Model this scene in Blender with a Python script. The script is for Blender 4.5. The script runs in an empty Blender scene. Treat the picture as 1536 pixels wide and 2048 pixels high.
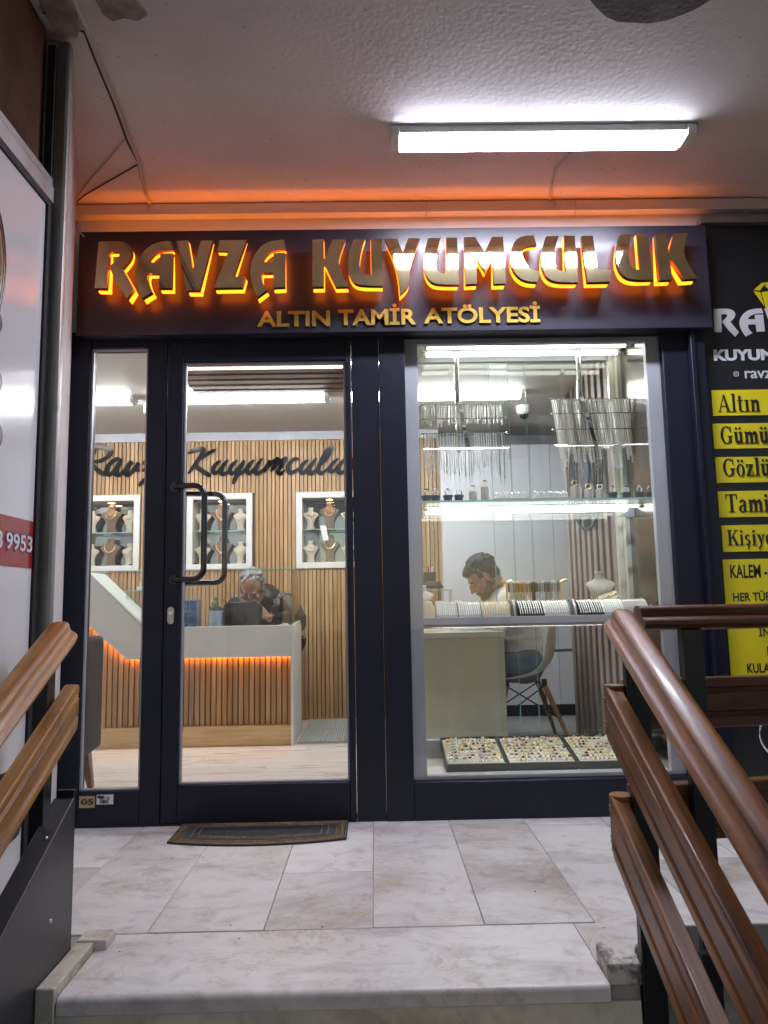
import bpy, bmesh, math, random
from mathutils import Vector, Matrix
rnd = random.Random(11)
rad = math.radians
scene = bpy.context.scene
COL = scene.collection

# ------------------------------------------------------------------ camera
PITCH, YAW, ROLL, FPX = rad(7.03), rad(0.862), rad(-1.05), 1500.0
CAM = Vector((0, -3.2, 0.872))
fwd = Vector((math.sin(YAW)*math.cos(PITCH), math.cos(YAW)*math.cos(PITCH), math.sin(PITCH)))
_r0 = Vector((math.cos(YAW), -math.sin(YAW), 0)); _u0 = _r0.cross(fwd)
RT = math.cos(ROLL)*_r0 + math.sin(ROLL)*_u0
UP = -math.sin(ROLL)*_r0 + math.cos(ROLL)*_u0
cd = bpy.data.cameras.new("camera"); cam = bpy.data.objects.new("camera", cd); COL.objects.link(cam)
cd.sensor_fit = 'VERTICAL'; cd.sensor_height = 36.0; cd.lens = FPX/2048*36.0
cd.clip_start = 0.02; cd.clip_end = 500
mw = Matrix((RT, UP, -fwd)).transposed().to_4x4(); mw.translation = CAM
cam.matrix_world = mw
scene.camera = cam

def ray(x, y): return RT*((x-768)/FPX) - UP*((y-1024)/FPX) + fwd
def at(x, y, Y=0.0):            # point of the plane at depth Y measured in the photograph
    r = ray(x, y); return CAM + r*((Y-CAM.y)/r.y)
def atx(x, y, X):
    r = ray(x, y); return CAM + r*((X-CAM.x)/r.x)
def atz(x, y, Z=0.0):
    r = ray(x, y); return CAM + r*((Z-CAM.z)/r.z)

# ------------------------------------------------------------------ world, exposure
w = bpy.data.worlds.new("World"); scene.world = w; w.use_nodes = True
nt = w.node_tree; bg = nt.nodes["Background"]
sky = nt.nodes.new("ShaderNodeTexSky"); sky.sky_type = 'NISHITA'; sky.sun_disc = False
sky.sun_elevation = rad(35.0); sky.sun_rotation = rad(200)
nt.links.new(sky.outputs[0], bg.inputs[0]); bg.inputs[1].default_value = 0.03
vs = scene.view_settings
vs.view_transform = 'Standard'; vs.look = 'None'; vs.gamma = 1; vs.exposure = 1.4
scene.render.engine = 'CYCLES'
cy = scene.cycles
cy.use_denoising = True
cy.max_bounces = 9; cy.diffuse_bounces = 4; cy.glossy_bounces = 5; cy.transmission_bounces = 6
cy.transparent_max_bounces = 20; cy.caustics_reflective = False; cy.caustics_refractive = False
cy.sample_clamp_indirect = 6.0; cy.blur_glossy = 0.6

# ------------------------------------------------------------------ materials
def newmat(name):
    m = bpy.data.materials.new(name); m.use_nodes = True
    return m, m.node_tree, m.node_tree.nodes["Principled BSDF"]

def mat(name, col, rough=0.5, metal=0.0, coat=0.0, col2=None, scale=8.0, stretch=(1, 1, 1), detail=4.0,
        lo=0.35, hi=0.65, bump=0.0, bscale=80.0, island=0.0, rvar=0.0, spec=0.5, dirt=None, sheen=0.0, coord='Object', rotx=0.0):
    m, t, b = newmat(name); N, L = t.nodes, t.links
    b.inputs['Roughness'].default_value = rough; b.inputs['Metallic'].default_value = metal
    b.inputs['Coat Weight'].default_value = coat; b.inputs['Coat Roughness'].default_value = 0.12
    b.inputs['Specular IOR Level'].default_value = spec; b.inputs['Sheen Weight'].default_value = sheen
    b.inputs['Base Color'].default_value = (*col, 1)
    tc = N.new("ShaderNodeTexCoord"); mp = N.new("ShaderNodeMapping"); mp.inputs['Scale'].default_value = stretch
    if rotx:
        vr = N.new("ShaderNodeVectorRotate"); vr.rotation_type = 'X_AXIS'; vr.inputs['Angle'].default_value = rotx
        L.new(tc.outputs[coord], vr.inputs['Vector']); L.new(vr.outputs[0], mp.inputs[0])
    else: L.new(tc.outputs[coord], mp.inputs[0])
    src = None
    if col2 or rvar:
        nz = N.new("ShaderNodeTexNoise"); nz.inputs['Scale'].default_value = scale; nz.inputs['Detail'].default_value = detail
        L.new(mp.outputs[0], nz.inputs['Vector'])
        if island:
            nz.noise_dimensions = '4D'; g = N.new("ShaderNodeNewGeometry")
            mm = N.new("ShaderNodeMath"); mm.operation = 'MULTIPLY'; mm.inputs[1].default_value = 37.0
            L.new(g.outputs['Random Per Island'], mm.inputs[0]); L.new(mm.outputs[0], nz.inputs['W'])
        cr = N.new("ShaderNodeValToRGB"); cr.color_ramp.elements[0].position = lo; cr.color_ramp.elements[1].position = hi
        cr.color_ramp.elements[0].color = (*col, 1); cr.color_ramp.elements[1].color = (*(col2 or col), 1)
        L.new(nz.outputs['Fac'], cr.inputs[0]); src = cr.outputs[0]
        if rvar:
            mr = N.new("ShaderNodeMapRange"); mr.inputs[3].default_value = max(0.02, rough-rvar); mr.inputs[4].default_value = rough+rvar
            L.new(nz.outputs['Fac'], mr.inputs[0]); L.new(mr.outputs[0], b.inputs['Roughness'])
    if island:
        g = N.new("ShaderNodeNewGeometry"); mr = N.new("ShaderNodeMapRange")
        mr.inputs[3].default_value = 1-island; mr.inputs[4].default_value = 1+island*0.6
        L.new(g.outputs['Random Per Island'], mr.inputs[0])
        mx = N.new("ShaderNodeVectorMath"); mx.operation = 'SCALE'
        if src: L.new(src, mx.inputs[0])
        else: mx.inputs[0].default_value = col
        L.new(mr.outputs[0], mx.inputs['Scale']); src = mx.outputs[0]
    if dirt:
        dn = N.new("ShaderNodeTexNoise"); dn.inputs['Scale'].default_value = dirt[1]; dn.inputs['Detail'].default_value = 8
        dn.inputs['Roughness'].default_value = 0.65
        L.new(tc.outputs['Object'], dn.inputs['Vector'])
        dr = N.new("ShaderNodeValToRGB"); dr.color_ramp.elements[0].position = dirt[2]; dr.color_ramp.elements[1].position = dirt[3]
        dr.color_ramp.elements[0].color = (0, 0, 0, 1); dr.color_ramp.elements[1].color = (1, 1, 1, 1)
        L.new(dn.outputs['Fac'], dr.inputs[0])
        mix = N.new("ShaderNodeMix"); mix.data_type = 'RGBA'
        L.new(dr.outputs[0], mix.inputs[0])
        if src: L.new(src, mix.inputs[6])
        else: mix.inputs[6].default_value = (*col, 1)
        mix.inputs[7].default_value = (*dirt[0], 1); src = mix.outputs[2]
    if src: L.new(src, b.inputs['Base Color'])
    if bump:
        bn = N.new("ShaderNodeTexNoise"); bn.inputs['Scale'].default_value = bscale; bn.inputs['Detail'].default_value = 3
        L.new(mp.outputs[0], bn.inputs['Vector'])
        bp = N.new("ShaderNodeBump"); bp.inputs['Strength'].default_value = bump; bp.inputs['Distance'].default_value = 0.004
        L.new(bn.outputs['Fac'], bp.inputs['Height']); L.new(bp.outputs[0], b.inputs['Normal'])
    return m

def emit(name, col, s):
    m, t, b = newmat(name)
    b.inputs['Base Color'].default_value = (*col, 1); b.inputs['Emission Color'].default_value = (*col, 1)
    b.inputs['Emission Strength'].default_value = s; b.inputs['Roughness'].default_value = 0.4
    return m

def glass(name, tint=(1, 1, 1), refl=1.0, rough=0.0):
    m = bpy.data.materials.new(name); m.use_nodes = True; t = m.node_tree; N, L = t.nodes, t.links
    N.remove(N["Principled BSDF"]); out = N["Material Output"]
    tr = N.new("ShaderNodeBsdfTransparent"); tr.inputs[0].default_value = (*tint, 1)
    gl = N.new("ShaderNodeBsdfGlossy"); gl.inputs['Roughness'].default_value = rough
    lw = N.new("ShaderNodeFresnel")     # same reflectance on both faces of the pane
    ge = N.new("ShaderNodeNewGeometry"); mi = N.new("ShaderNodeMapRange"); mi.inputs[3].default_value = 1.5; mi.inputs[4].default_value = 1/1.5
    L.new(ge.outputs['Backfacing'], mi.inputs[0]); L.new(mi.outputs[0], lw.inputs[0])
    mu = N.new("ShaderNodeMath"); mu.operation = 'MULTIPLY'; mu.inputs[1].default_value = refl; mu.use_clamp = True
    mx = N.new("ShaderNodeMixShader")
    L.new(lw.outputs[0], mu.inputs[0]); L.new(mu.outputs[0], mx.inputs[0]); L.new(tr.outputs[0], mx.inputs[1]); L.new(gl.outputs[0], mx.inputs[2])
    L.new(mx.outputs[0], out.inputs[0]); return m

def stucco(name, col, s=1.0):
    m, t, b = newmat(name); N, L = t.nodes, t.links
    b.inputs['Roughness'].default_value = 0.75; b.inputs['Specular IOR Level'].default_value = 0.3
    tc = N.new("ShaderNodeTexCoord")
    n1 = N.new("ShaderNodeTexNoise"); n1.inputs['Scale'].default_value = 105; n1.inputs['Detail'].default_value = 5; n1.inputs['Distortion'].default_value = 0.8
    n2 = N.new("ShaderNodeTexNoise"); n2.inputs['Scale'].default_value = 2.2; n2.inputs['Detail'].default_value = 6
    n3 = N.new("ShaderNodeTexVoronoi"); n3.inputs['Scale'].default_value = 62; n3.feature = 'SMOOTH_F1'
    for n in (n1, n2, n3): L.new(tc.outputs['Object'], n.inputs['Vector'])
    ad = N.new("ShaderNodeMath"); ad.operation = 'ADD'; L.new(n1.outputs['Fac'], ad.inputs[0]); L.new(n3.outputs['Distance'], ad.inputs[1])
    bp = N.new("ShaderNodeBump"); bp.inputs['Strength'].default_value = 0.34*s; bp.inputs['Distance'].default_value = 0.0038
    L.new(ad.outputs[0], bp.inputs['Height']); L.new(bp.outputs[0], b.inputs['Normal'])
    cr = N.new("ShaderNodeValToRGB"); cr.color_ramp.elements[0].position = 0.3; cr.color_ramp.elements[1].position = 0.7
    cr.color_ramp.elements[0].color = (*[c*0.82 for c in col], 1); cr.color_ramp.elements[1].color = (*col, 1)
    L.new(n2.outputs['Fac'], cr.inputs[0])
    # small dark pits
    vp = N.new("ShaderNodeTexVoronoi"); vp.inputs['Scale'].default_value = 17; L.new(tc.outputs['Object'], vp.inputs['Vector'])
    pr = N.new("ShaderNodeValToRGB"); pr.color_ramp.elements[0].position = 0.05; pr.color_ramp.elements[1].position = 0.10
    pr.color_ramp.elements[0].color = (0.45, 0.43, 0.42, 1); pr.color_ramp.elements[1].color = (1, 1, 1, 1)
    L.new(vp.outputs['Distance'], pr.inputs[0])
    mx = N.new("ShaderNodeMix"); mx.data_type = 'RGBA'; mx.blend_type = 'MULTIPLY'; mx.inputs[0].default_value = 0.7
    L.new(cr.outputs[0], mx.inputs[6]); L.new(pr.outputs[0], mx.inputs[7]); L.new(mx.outputs[2], b.inputs['Base Color'])
    return m

def marble(name, base, vein):
    m, t, b = newmat(name); N, L = t.nodes, t.links
    tc = N.new("ShaderNodeTexCoord"); g = N.new("ShaderNodeNewGeometry")
    mul = N.new("ShaderNodeMath"); mul.operation = 'MULTIPLY'; mul.inputs[1].default_value = 53; L.new(g.outputs['Random Per Island'], mul.inputs[0])
    def noise(sc, det, dist, st):
        mp = N.new("ShaderNodeMapping"); mp.inputs['Scale'].default_value = st; mp.inputs['Rotation'].default_value = (0, 0, 0.5)
        L.new(tc.outputs['Object'], mp.inputs[0])
        n = N.new("ShaderNodeTexNoise"); n.noise_dimensions = '4D'; n.inputs['Scale'].default_value = sc; n.inputs['Detail'].default_value = det
        n.inputs['Distortion'].default_value = dist; n.inputs['Roughness'].default_value = 0.62
        L.new(mp.outputs[0], n.inputs['Vector']); L.new(mul.outputs[0], n.inputs['W']); return n
    a = noise(3.0, 9, 1.4, (1, 2.2, 1)); c = noise(14, 8, 0.6, (1, 1, 1)); d = noise(2.0, 3, 0.3, (1, 1, 1))
    cr = N.new("ShaderNodeValToRGB"); e = cr.color_ramp.elements
    e[0].position = 0.30; e[0].color = (*base, 1); e[1].position = 0.72; e[1].color = (*vein, 1)
    e2 = cr.color_ramp.elements.new(0.5); e2.color = (*[x*0.93 for x in base], 1)
    L.new(a.outputs['Fac'], cr.inputs[0])
    w2 = N.new("ShaderNodeValToRGB"); w2.color_ramp.elements[0].position = 0.50; w2.color_ramp.elements[1].position = 0.72
    w2.color_ramp.elements[0].color = (1, 1, 1, 1); w2.color_ramp.elements[1].color = (0.76, 0.69, 0.60, 1); L.new(d.outputs['Fac'], w2.inputs[0])
    w3 = N.new("ShaderNodeValToRGB"); w3.color_ramp.elements[0].position = 0.54; w3.color_ramp.elements[1].position = 0.74
    w3.color_ramp.elements[0].color = (1, 1, 1, 1); w3.color_ramp.elements[1].color = (0.6, 0.57, 0.55, 1); L.new(c.outputs['Fac'], w3.inputs[0])
    m1 = N.new("ShaderNodeMix"); m1.data_type = 'RGBA'; m1.blend_type = 'MULTIPLY'; m1.inputs[0].default_value = 1
    m2 = N.new("ShaderNodeMix"); m2.data_type = 'RGBA'; m2.blend_type = 'MULTIPLY'; m2.inputs[0].default_value = 0.8
    L.new(cr.outputs[0], m1.inputs[6]); L.new(w2.outputs[0], m1.inputs[7]); L.new(m1.outputs[2], m2.inputs[6]); L.new(w3.outputs[0], m2.inputs[7])
    mr = N.new("ShaderNodeMapRange"); mr.inputs[3].default_value = 0.86; mr.inputs[4].default_value = 1.04; L.new(g.outputs['Random Per Island'], mr.inputs[0])
    vn = noise(3.6, 6, 2.6, (1, 1.6, 1)); vr = N.new("ShaderNodeValToRGB"); ve = vr.color_ramp.elements
    ve[0].position = 0.475; ve[0].color = (1, 1, 1, 1); ve[1].position = 0.525; ve[1].color = (1, 1, 1, 1); v2 = ve.new(0.5); v2.color = (0.66, 0.62, 0.58, 1)
    L.new(vn.outputs['Fac'], vr.inputs[0]); m3 = N.new("ShaderNodeMix"); m3.data_type = 'RGBA'; m3.blend_type = 'MULTIPLY'
    vf = N.new("ShaderNodeMapRange"); vf.inputs[1].default_value = 0.42; vf.inputs[2].default_value = 0.62; vf.inputs[4].default_value = 0.8
    L.new(d.outputs['Fac'], vf.inputs[0]); L.new(vf.outputs[0], m3.inputs[0]); L.new(m2.outputs[2], m3.inputs[6]); L.new(vr.outputs[0], m3.inputs[7])
    sc = N.new("ShaderNodeVectorMath"); sc.operation = 'SCALE'; L.new(m3.outputs[2], sc.inputs[0]); L.new(mr.outputs[0], sc.inputs['Scale'])
    L.new(sc.outputs[0], b.inputs['Base Color'])
    rr = N.new("ShaderNodeMapRange"); rr.inputs[3].default_value = 0.25; rr.inputs[4].default_value = 0.55; L.new(c.outputs['Fac'], rr.inputs[0])
    L.new(rr.outputs[0], b.inputs['Roughness'])
    return m

M = {}
M['stucco'] = stucco('stucco_white', (0.70, 0.68, 0.665))
M['marble'] = marble('marble_white', (0.70, 0.675, 0.65), (0.42, 0.395, 0.38))
M['marble_old'] = marble('marble_aged', (0.70, 0.65, 0.55), (0.36, 0.32, 0.27))
M['grout'] = mat('grout', (0.33, 0.30, 0.265), 0.9)
M['ground'] = mat('asphalt', (0.05, 0.05, 0.052), 0.9, col2=(0.07, 0.07, 0.07), scale=30)
M['concrete'] = mat('rough_concrete', (0.22, 0.19, 0.15), 0.95, col2=(0.44, 0.40, 0.33), scale=9, detail=9, lo=0.3, hi=0.7, bump=1.0, bscale=45, dirt=((0.08, 0.07, 0.06), 5, 0.55, 0.7))
M['navy'] = mat('navy_aluminium', (0.0080, 0.0095, 0.020), 0.42, metal=0.0, coat=0.03, spec=0.3, col2=(0.010, 0.012, 0.024), scale=5, rvar=0.06)
M['navy_sign'] = mat('navy_composite', (0.020, 0.019, 0.031), 0.36, coat=0.1, col2=(0.019, 0.019, 0.032), scale=3, rvar=0.05)
M['gold'] = mat('polished_gold', (0.88, 0.78, 0.47), 0.04, metal=1.0)
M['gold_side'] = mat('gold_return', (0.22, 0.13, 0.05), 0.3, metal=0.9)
M['gold_flat'] = mat('brushed_gold', (0.62, 0.44, 0.09), 0.36, metal=0.7, col2=(0.54, 0.38, 0.07), scale=20)
M['goldj'] = mat('jewellery_gold', (1.0, 0.74, 0.28), 0.30, metal=1.0)
M['silver'] = mat('jewellery_silver', (0.97, 0.97, 0.95), 0.32, metal=1.0)
M['chrome'] = mat('chrome', (0.85, 0.86, 0.88), 0.06, metal=1.0)
M['alu'] = mat('anodised_aluminium', (0.40, 0.40, 0.44), 0.38, metal=0.3, col2=(0.36, 0.36, 0.40), scale=6)
M['alu_matte'] = mat('satin_grey_aluminium', (0.50, 0.50, 0.545), 0.42, metal=0.15, col2=(0.46, 0.46, 0.50), scale=5)
M['alu_old'] = mat('worn_aluminium', (0.36, 0.35, 0.34), 0.42, metal=0.6, col2=(0.26, 0.25, 0.24), scale=5, stretch=(1, 1, .25), dirt=((0.14, 0.13, 0.12), 9, 0.6, 0.75))
M['glass'] = glass('clear_glass', (0.985, 0.995, 0.99), 1.0)
M['glass_green'] = glass('glass_edge_tinted', (0.93, 0.975, 0.96), 0.45)
M['glass_shelf'] = glass('shelf_glass', (0.93, 0.975, 0.96), 0.12)
M['glass_edge'] = mat('glass_edge', (0.30, 0.48, 0.44), 0.15)
M['white'] = mat('white_paint', (0.74, 0.74, 0.73), 0.4, col2=(0.69, 0.69, 0.68), scale=3)
M['white_gloss'] = mat('white_gloss', (0.72, 0.71, 0.72), 0.15, coat=0.3)
M['white_cab'] = mat('white_cabinet', (0.68, 0.69, 0.74), 0.28)
M['cream'] = mat('cream_panel', (0.66, 0.63, 0.53), 0.35, col2=(0.62, 0.59, 0.50), scale=4)
M['desk'] = mat('beige_lacquer', (0.58, 0.54, 0.41), 0.18, col2=(0.53, 0.50, 0.38), scale=2.0, coat=0.3)
M['plaster'] = mat('painted_plaster', (0.60, 0.58, 0.57), 0.8, col2=(0.52, 0.50, 0.49), scale=12, bump=0.6, bscale=90)
M['brown_wall'] = mat('brown_textured', (0.095, 0.040, 0.022), 0.75, spec=0.15, col2=(0.14, 0.062, 0.034), scale=9, stretch=(1, 1, .5), bump=0.8, bscale=60, dirt=((0.03, 0.018, 0.014), 1.6, 0.52, 0.75))
M['black'] = mat('black_paint', (0.012, 0.012, 0.014), 0.38, rvar=0.12, scale=9)
M['black_gloss'] = mat('black_gloss', (0.008, 0.008, 0.010), 0.06, coat=0.5)
M['black_metal'] = mat('black_sheet_metal', (0.030, 0.029, 0.034), 0.36, col2=(0.040, 0.038, 0.042), scale=5, rvar=0.10, dirt=((0.075, 0.07, 0.068), 14, 0.62, 0.8))
M['rubber'] = mat('black_rubber', (0.02, 0.02, 0.022), 0.8)
def wood(name, a, b_, rough, coat, st, scale=6.0, island=0.0, bump=0.0, dirt=None, rotx=0.0):
    return mat(name, a, rough, coat=coat, rotx=rotx, col2=b_, scale=scale, stretch=st, detail=7, lo=0.3, hi=0.72, island=island, rvar=0.13, bump=bump, bscale=40, dirt=dirt)
M['rail'] = wood('varnished_rail', (0.062, 0.019, 0.004), (0.36, 0.128, 0.019), 0.34, 0.12, (34, 1.6, 34), 2.2, bump=0.22, rotx=rad(-27.4), dirt=((0.035, 0.012, 0.006), 5, 0.54, 0.74))
M['rail_pale'] = wood('worn_varnished_rail', (0.16, 0.056, 0.009), (0.50, 0.22, 0.042), 0.36, 0.14, (34, 1.6, 34), 2.2, bump=0.22, rotx=rad(-27.4), dirt=((0.07, 0.025, 0.010), 5, 0.56, 0.76))
M['rail_x'] = wood('varnished_rail_across', (0.045, 0.014, 0.006), (0.16, 0.055, 0.018), 0.34, 0.2, (1.6, 34, 34), 2.2, bump=0.18)
M['oak'] = wood('oak_slats', (0.34, 0.19, 0.080), (0.55, 0.345, 0.172), 0.5, 0.0, (18, 18, 1.0), 3.0, island=0.22)
M['oak_gap'] = mat('oak_shadow_board', (0.20, 0.11, 0.05), 0.7)
M['plinth'] = wood('pale_oak_plinth', (0.55, 0.38, 0.17), (0.74, 0.57, 0.31), 0.35, 0.1, (1.2, 10, 14), 3.0)
M['laminate'] = wood('pale_laminate', (0.62, 0.55, 0.49), (0.78, 0.73, 0.69), 0.3, 0.1, (1.2, 14, 10), 3.0, island=0.06)
M['walnut'] = wood('walnut_slats', (0.13, 0.085, 0.066), (0.20, 0.14, 0.115), 0.5, 0.0, (20, 20, 1.0), 3.0, island=0.10)
M['taupe'] = mat('taupe_panel', (0.33, 0.27, 0.24), 0.5, island=0.06)
M['beech'] = wood('beech', (0.30, 0.15, 0.05), (0.45, 0.25, 0.10), 0.4, 0.1, (16, 16, 2), 4.0)
M['redwood'] = wood('stained_beech', (0.13, 0.042, 0.022), (0.20, 0.075, 0.04), 0.35, 0.2, (16, 16, 2), 4.0)
M['tile'] = mat('grey_tile', (0.30, 0.31, 0.31), 0.3, col2=(0.36, 0.37, 0.37), scale=5, island=0.05)
M['tile_joint'] = mat('tile_joint', (0.55, 0.55, 0.53), 0.8)
M['graphite_fabric'] = mat('grey_fabric', (0.036, 0.034, 0.033), 0.75, col2=(0.045, 0.043, 0.041), scale=60, bump=0.2, bscale=300, spec=0.2)
M['linen'] = mat('cream_linen', (0.66, 0.60, 0.50), 0.8, bump=0.25, bscale=400)
M['velvet_brown'] = mat('brown_velvet', (0.20, 0.115, 0.075), 0.8, sheen=0.4, bump=0.25, bscale=400)
M['velvet_cream'] = mat('yellow_cream_velvet', (0.72, 0.62, 0.40), 0.8, sheen=0.2)
M['velvet_taupe'] = mat('taupe_velvet', (0.16, 0.14, 0.12), 0.85, sheen=0.2)
M['khaki'] = mat('khaki_velvet', (0.40, 0.37, 0.29), 0.8, sheen=0.2)
M['slate'] = mat('slate_velvet', (0.055, 0.06, 0.068), 0.75, sheen=0.2)
M['foam'] = mat('white_foam', (0.82, 0.76, 0.60), 0.85)
M['pad_white'] = mat('white_pad', (0.60, 0.59, 0.55), 0.75)
M['pad_black'] = mat('black_pad', (0.02, 0.02, 0.022), 0.7)
M['tray'] = mat('dark_tray', (0.030, 0.033, 0.036), 0.5)
M['mirror'] = mat('mirror', (0.36, 0.39, 0.40), 0.03, metal=1.0)
M['skin'] = mat('skin', (0.38, 0.185, 0.125), 0.5, col2=(0.32, 0.145, 0.098), scale=14, lo=0.3, hi=0.75)
M['hair_grey'] = mat('grey_hair', (0.10, 0.098, 0.095), 0.55, col2=(0.36, 0.36, 0.36), scale=30, stretch=(1, .5, .6), bump=1.0, bscale=90)
M['hair_brown'] = mat('dark_brown_hair', (0.007, 0.005, 0.004), 0.6, col2=(0.028, 0.019, 0.014), scale=34, bump=1.0, bscale=90)
M['beard'] = mat('stubble', (0.075, 0.042, 0.030), 0.7, col2=(0.13, 0.072, 0.052), scale=60)
M['sweater'] = mat('white_sweater', (0.74, 0.75, 0.70), 0.85, bump=0.35, bscale=25)
M['jeans'] = mat('jeans', (0.13, 0.165, 0.215), 0.85, col2=(0.20, 0.24, 0.29), scale=9, bump=0.3, bscale=30)
M['jacket'] = mat('black_jacket', (0.010, 0.010, 0.013), 0.5, bump=0.4, bscale=18)
def jacket_pattern():
    m, t, b = newmat('patterned_shoulder'); N, L = t.nodes, t.links
    tc = N.new("ShaderNodeTexCoord"); wv = N.new("ShaderNodeTexWave"); wv.inputs['Scale'].default_value = 26; wv.inputs['Distortion'].default_value = 14; wv.inputs['Detail'].default_value = 3
    L.new(tc.outputs['Object'], wv.inputs['Vector']); cr = N.new("ShaderNodeValToRGB"); cr.color_ramp.elements[0].position = 0.45; cr.color_ramp.elements[1].position = 0.6
    cr.color_ramp.elements[0].color = (0.01, 0.01, 0.014, 1); cr.color_ramp.elements[1].color = (0.15, 0.155, 0.19, 1)
    L.new(wv.outputs['Fac'], cr.inputs[0]); L.new(cr.outputs[0], b.inputs['Base Color']); b.inputs['Roughness'].default_value = 0.5
    return m
M['pattern'] = jacket_pattern()
M['blue_trim'] = mat('blue_piping', (0.04, 0.06, 0.62), 0.4)
M['plastic_white'] = mat('white_plastic', (0.74, 0.74, 0.69), 0.3)
M['plastic_blue'] = mat('blue_grey_plastic', (0.15, 0.20, 0.27), 0.4)
M['drawer_blue'] = mat('blue_drawer', (0.05, 0.09, 0.24), 0.25)
M['pot'] = mat('pale_blue_pot', (0.36, 0.47, 0.60), 0.3)
M['cactus'] = mat('cactus_green', (0.05, 0.085, 0.03), 0.7, bump=0.6, bscale=120)
M['screen'] = mat('dark_screen_back', (0.035, 0.035, 0.038), 0.14, coat=0.4)
M['steel'] = mat('satin_steel', (0.55, 0.53, 0.48), 0.3, metal=1.0)
M['yellow'] = mat('yellow_vinyl', (0.78, 0.66, 0.010), 0.4)
M['ink'] = mat('black_ink', (0.012, 0.012, 0.012), 0.4)
M['ink_white'] = mat('white_vinyl', (0.70, 0.70, 0.72), 0.4)
M['red'] = mat('red_vinyl', (0.34, 0.012, 0.018), 0.16, coat=0.3)
M['purple'] = mat('purple_ink', (0.05, 0.015, 0.08), 0.3)
M['wine'] = mat('wine_ink', (0.16, 0.02, 0.03), 0.3)
M['ochre'] = mat('ochre_ink', (0.42, 0.29, 0.07), 0.3)
M['cable_white'] = mat('grey_white_cable', (0.50, 0.46, 0.43), 0.5)
M['cable_black'] = mat('black_cable', (0.015, 0.013, 0.012), 0.5)
M['dark_patch'] = mat('dark_grey_patch', (0.10, 0.095, 0.095), 0.9, col2=(0.16, 0.15, 0.15), scale=10, bump=0.6, bscale=60)
M['mortar'] = mat('broken_mortar', (0.20, 0.18, 0.165), 0.95, col2=(0.36, 0.33, 0.30), scale=16, detail=8, bump=1.0, bscale=50)
M['grille'] = mat('grey_mat', (0.50, 0.52, 0.50), 0.7)
M['sticker'] = mat('tan_sticker', (0.50, 0.36, 0.18), 0.5)
M['paper'] = mat('paper', (0.75, 0.75, 0.76), 0.7)
M['stone_red'] = mat('red_stone', (0.45, 0.01, 0.015), 0.06, coat=1)
M['stone_dark'] = mat('dark_stone', (0.02, 0.02, 0.025), 0.06, coat=1)
M['stone_blue'] = mat('turquoise_stone', (0.25, 0.50, 0.62), 0.15, coat=1)
M['stone_white'] = mat('clear_stone', (0.85, 0.87, 0.9), 0.05, metal=0.6)
M['stone_brown'] = mat('amber_stone', (0.16, 0.06, 0.02), 0.08, coat=1)
E_COOL, E_SHOP, E_DISP, E_AMB, E_SPOT = 54.0, 18.0, 2.8, 2.6, 14.0
M['e_batten'] = emit('lit_batten', (0.82, 0.835, 1.0), E_COOL)
M['e_shop'] = emit('lit_shop_lamp', (0.98, 0.98, 1.0), E_SHOP)
M['e_disp'] = emit('lit_display_tube', (0.95, 1.0, 0.93), E_DISP)
M['e_under'] = emit('lit_under_shelf_strip', (1.0, 0.98, 0.90), 18.0)
M['e_amber'] = emit('lit_amber_acrylic', (1.0, 0.165, 0.006), E_AMB)
M['e_strip'] = emit('lit_amber_strip', (1.0, 0.21, 0.008), 9.0)
M['e_counter'] = emit('lit_counter_strip', (1.0, 0.30, 0.02), 16.0)
M['e_spot'] = emit('lit_spot', (1.0, 0.62, 0.26), E_SPOT)

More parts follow.
